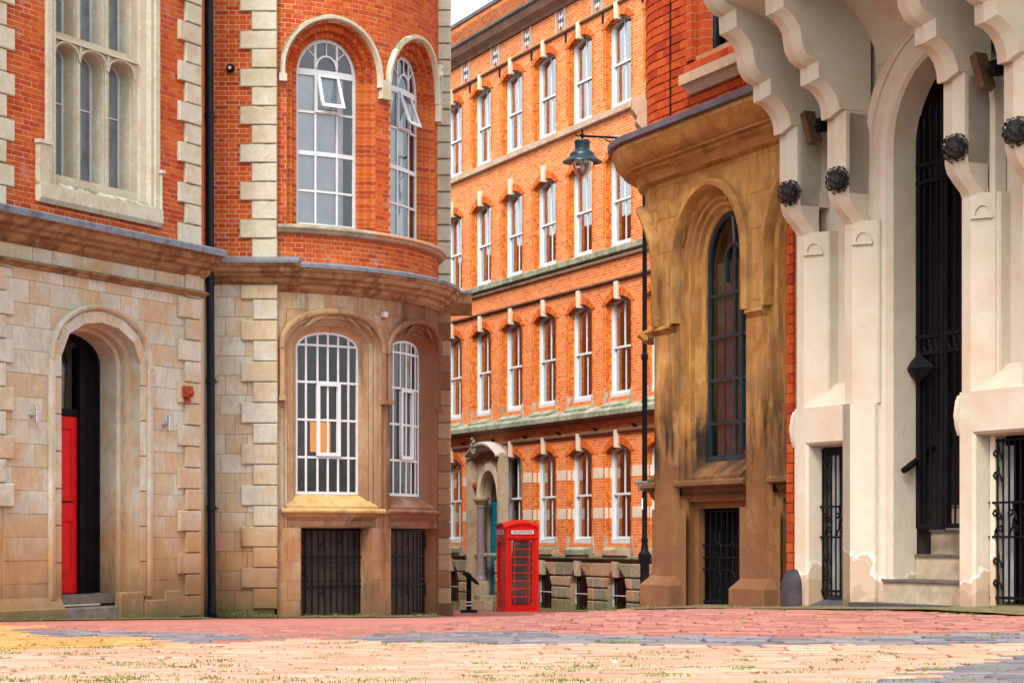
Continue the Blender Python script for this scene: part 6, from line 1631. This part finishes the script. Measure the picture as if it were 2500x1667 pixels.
def wallweeds(fr, u0, u1, n, dd_=-.1, h=.07):
    for _ in range(n):
        u = rnd.uniform(u0, u1); w = fr.at(u, dd_-rnd.uniform(0, .12), 0); zz = gh(w.x, w.y)
        leafy(g, w.x, w.y, zz, rnd.randint(6, 28), rnd.uniform(.05, .16), h*rnd.uniform(.4, 1.2))
wallweeds(A, uA0+.5, uAe-.1, 40, -.2, .06); wallweeds(B, uB0, uB1, 26, -.06, .10); wallweeds(T, uT0, T.R*1.3, 46, -.06, .08)
wallweeds(E, -2.3, .4, 26, -.1, .04); wallweeds(D, -.5, 2.2, 40, -.08, .03)
wallweeds(G, -14, 2, 60, -.25, .2)
kind(tag(build('wall_foot_weeds', g, M['grass'], None), 'low green weeds along the feet of the old walls', 'weeds'), 'stuff')
# soil and gravel line at the wall feet
M['dirt'] = mat('mossy_wall_foot_dirt', [(.24, .15, .08), (.16, .15, .06), (.30, .20, .12)], .95, 0, 6, .3, .6, 30)
def foot(fr, u0, u1, d0, seg):
    g = MB()
    for i in range(seg):
        a, b = u0+(u1-u0)*i/seg, u0+(u1-u0)*(i+1)/seg
        P4 = [fr.at(a, d0-.05*mn.noise(Vector((a*3, 0, 1))), 0), fr.at(b, d0-.05*mn.noise(Vector((b*3, 0, 1))), 0), fr.at(b, .2, 0), fr.at(a, .2, 0)]
        g.add([(p.x, p.y, gh(p.x, p.y)+.014+(.03 if k > 1 else 0)) for k, p in enumerate(P4)], [(0, 1, 2, 3)])
    kind(build('soil_strip', g, M['dirt'], None), 'structure')
foot(E, -2.6, .6, -.42, 30); foot(D, -.9, 4, -.40, 40); foot(A, uA0, uAe, -.30, 30); foot(B, uB0, uB1, -.16, 10); foot(T, uT0, T.R*1.6, -.16, 40); foot(G, -16, 6, -.7, 60)
# flowering weed by the phone box
wx, wy = K.location.x-.52, K.location.y-.35; wz = gh(wx, wy)
t = thing('flowering_weed', 'tall weed with a yellow flower growing at the left foot of the phone box', 'plant', (wx, wy, wz))
g = MB(); lf = MB()
for k in range(5):
    x0 = wx+rnd.uniform(-.1, .12); hh = (.85, .5, .4, .62, .3)[k]; pts = [(x0, wy, wz), (x0+rnd.uniform(-.05, .05), wy-.03, wz+hh*.5), (x0+rnd.uniform(-.06, .06), wy-.05, wz+hh)]
    g.tube(pts, [.006, .005, .003], 5)
    for _ in range(22):
        f = rnd.random(); b = Vector(pts[0]).lerp(Vector(pts[2]), f); s_ = rnd.uniform(.02, .045); a = rnd.uniform(0, 6.28); dx, dz = math.cos(a)*s_, abs(math.sin(a))*s_*.7
        lf.add([tuple(b), (b.x+dx*.6, b.y-.02, b.z+dz+.012), (b.x+dx*1.3, b.y-.03, b.z+dz), (b.x+dx*.6, b.y-.02, b.z+dz-.014)], [(0, 1, 2, 3)])
build('stem', g, M['moss'], t); kind(build('leaves', lf, M['grass'], t), 'stuff')
M['yellow'] = mat('yellow_petal', [(.8, .5, .02)], .6, 0, 3, 0, 0)
build('flower', MB().lathe((wx-.02, wy-.06, wz+.86), [(0, -.02), (.03, 0), (.02, .025), (0, .03)], 8), M['yellow'], t)
# two small white pebbles on the paving and a dark leaf
for px, py, s_, nm, lb in ((1502, 1622, .012, 'white_pebble', 'small white pebble lying on the peach paving'), (2300-1, 1622+0, .0, None, None)):
    if not nm: continue
    yy = .25*F/((py-HY)-.031*F); xx = (px-CX)/F*yy
    tag(build(nm, MB().lathe((xx, yy, gh(xx, yy)), [(s_*.6, 0), (s_, s_*.4), (s_*.7, s_*1.1), (0, s_*1.3)], 10), M['white'], None, None, 60), lb, 'pebble')
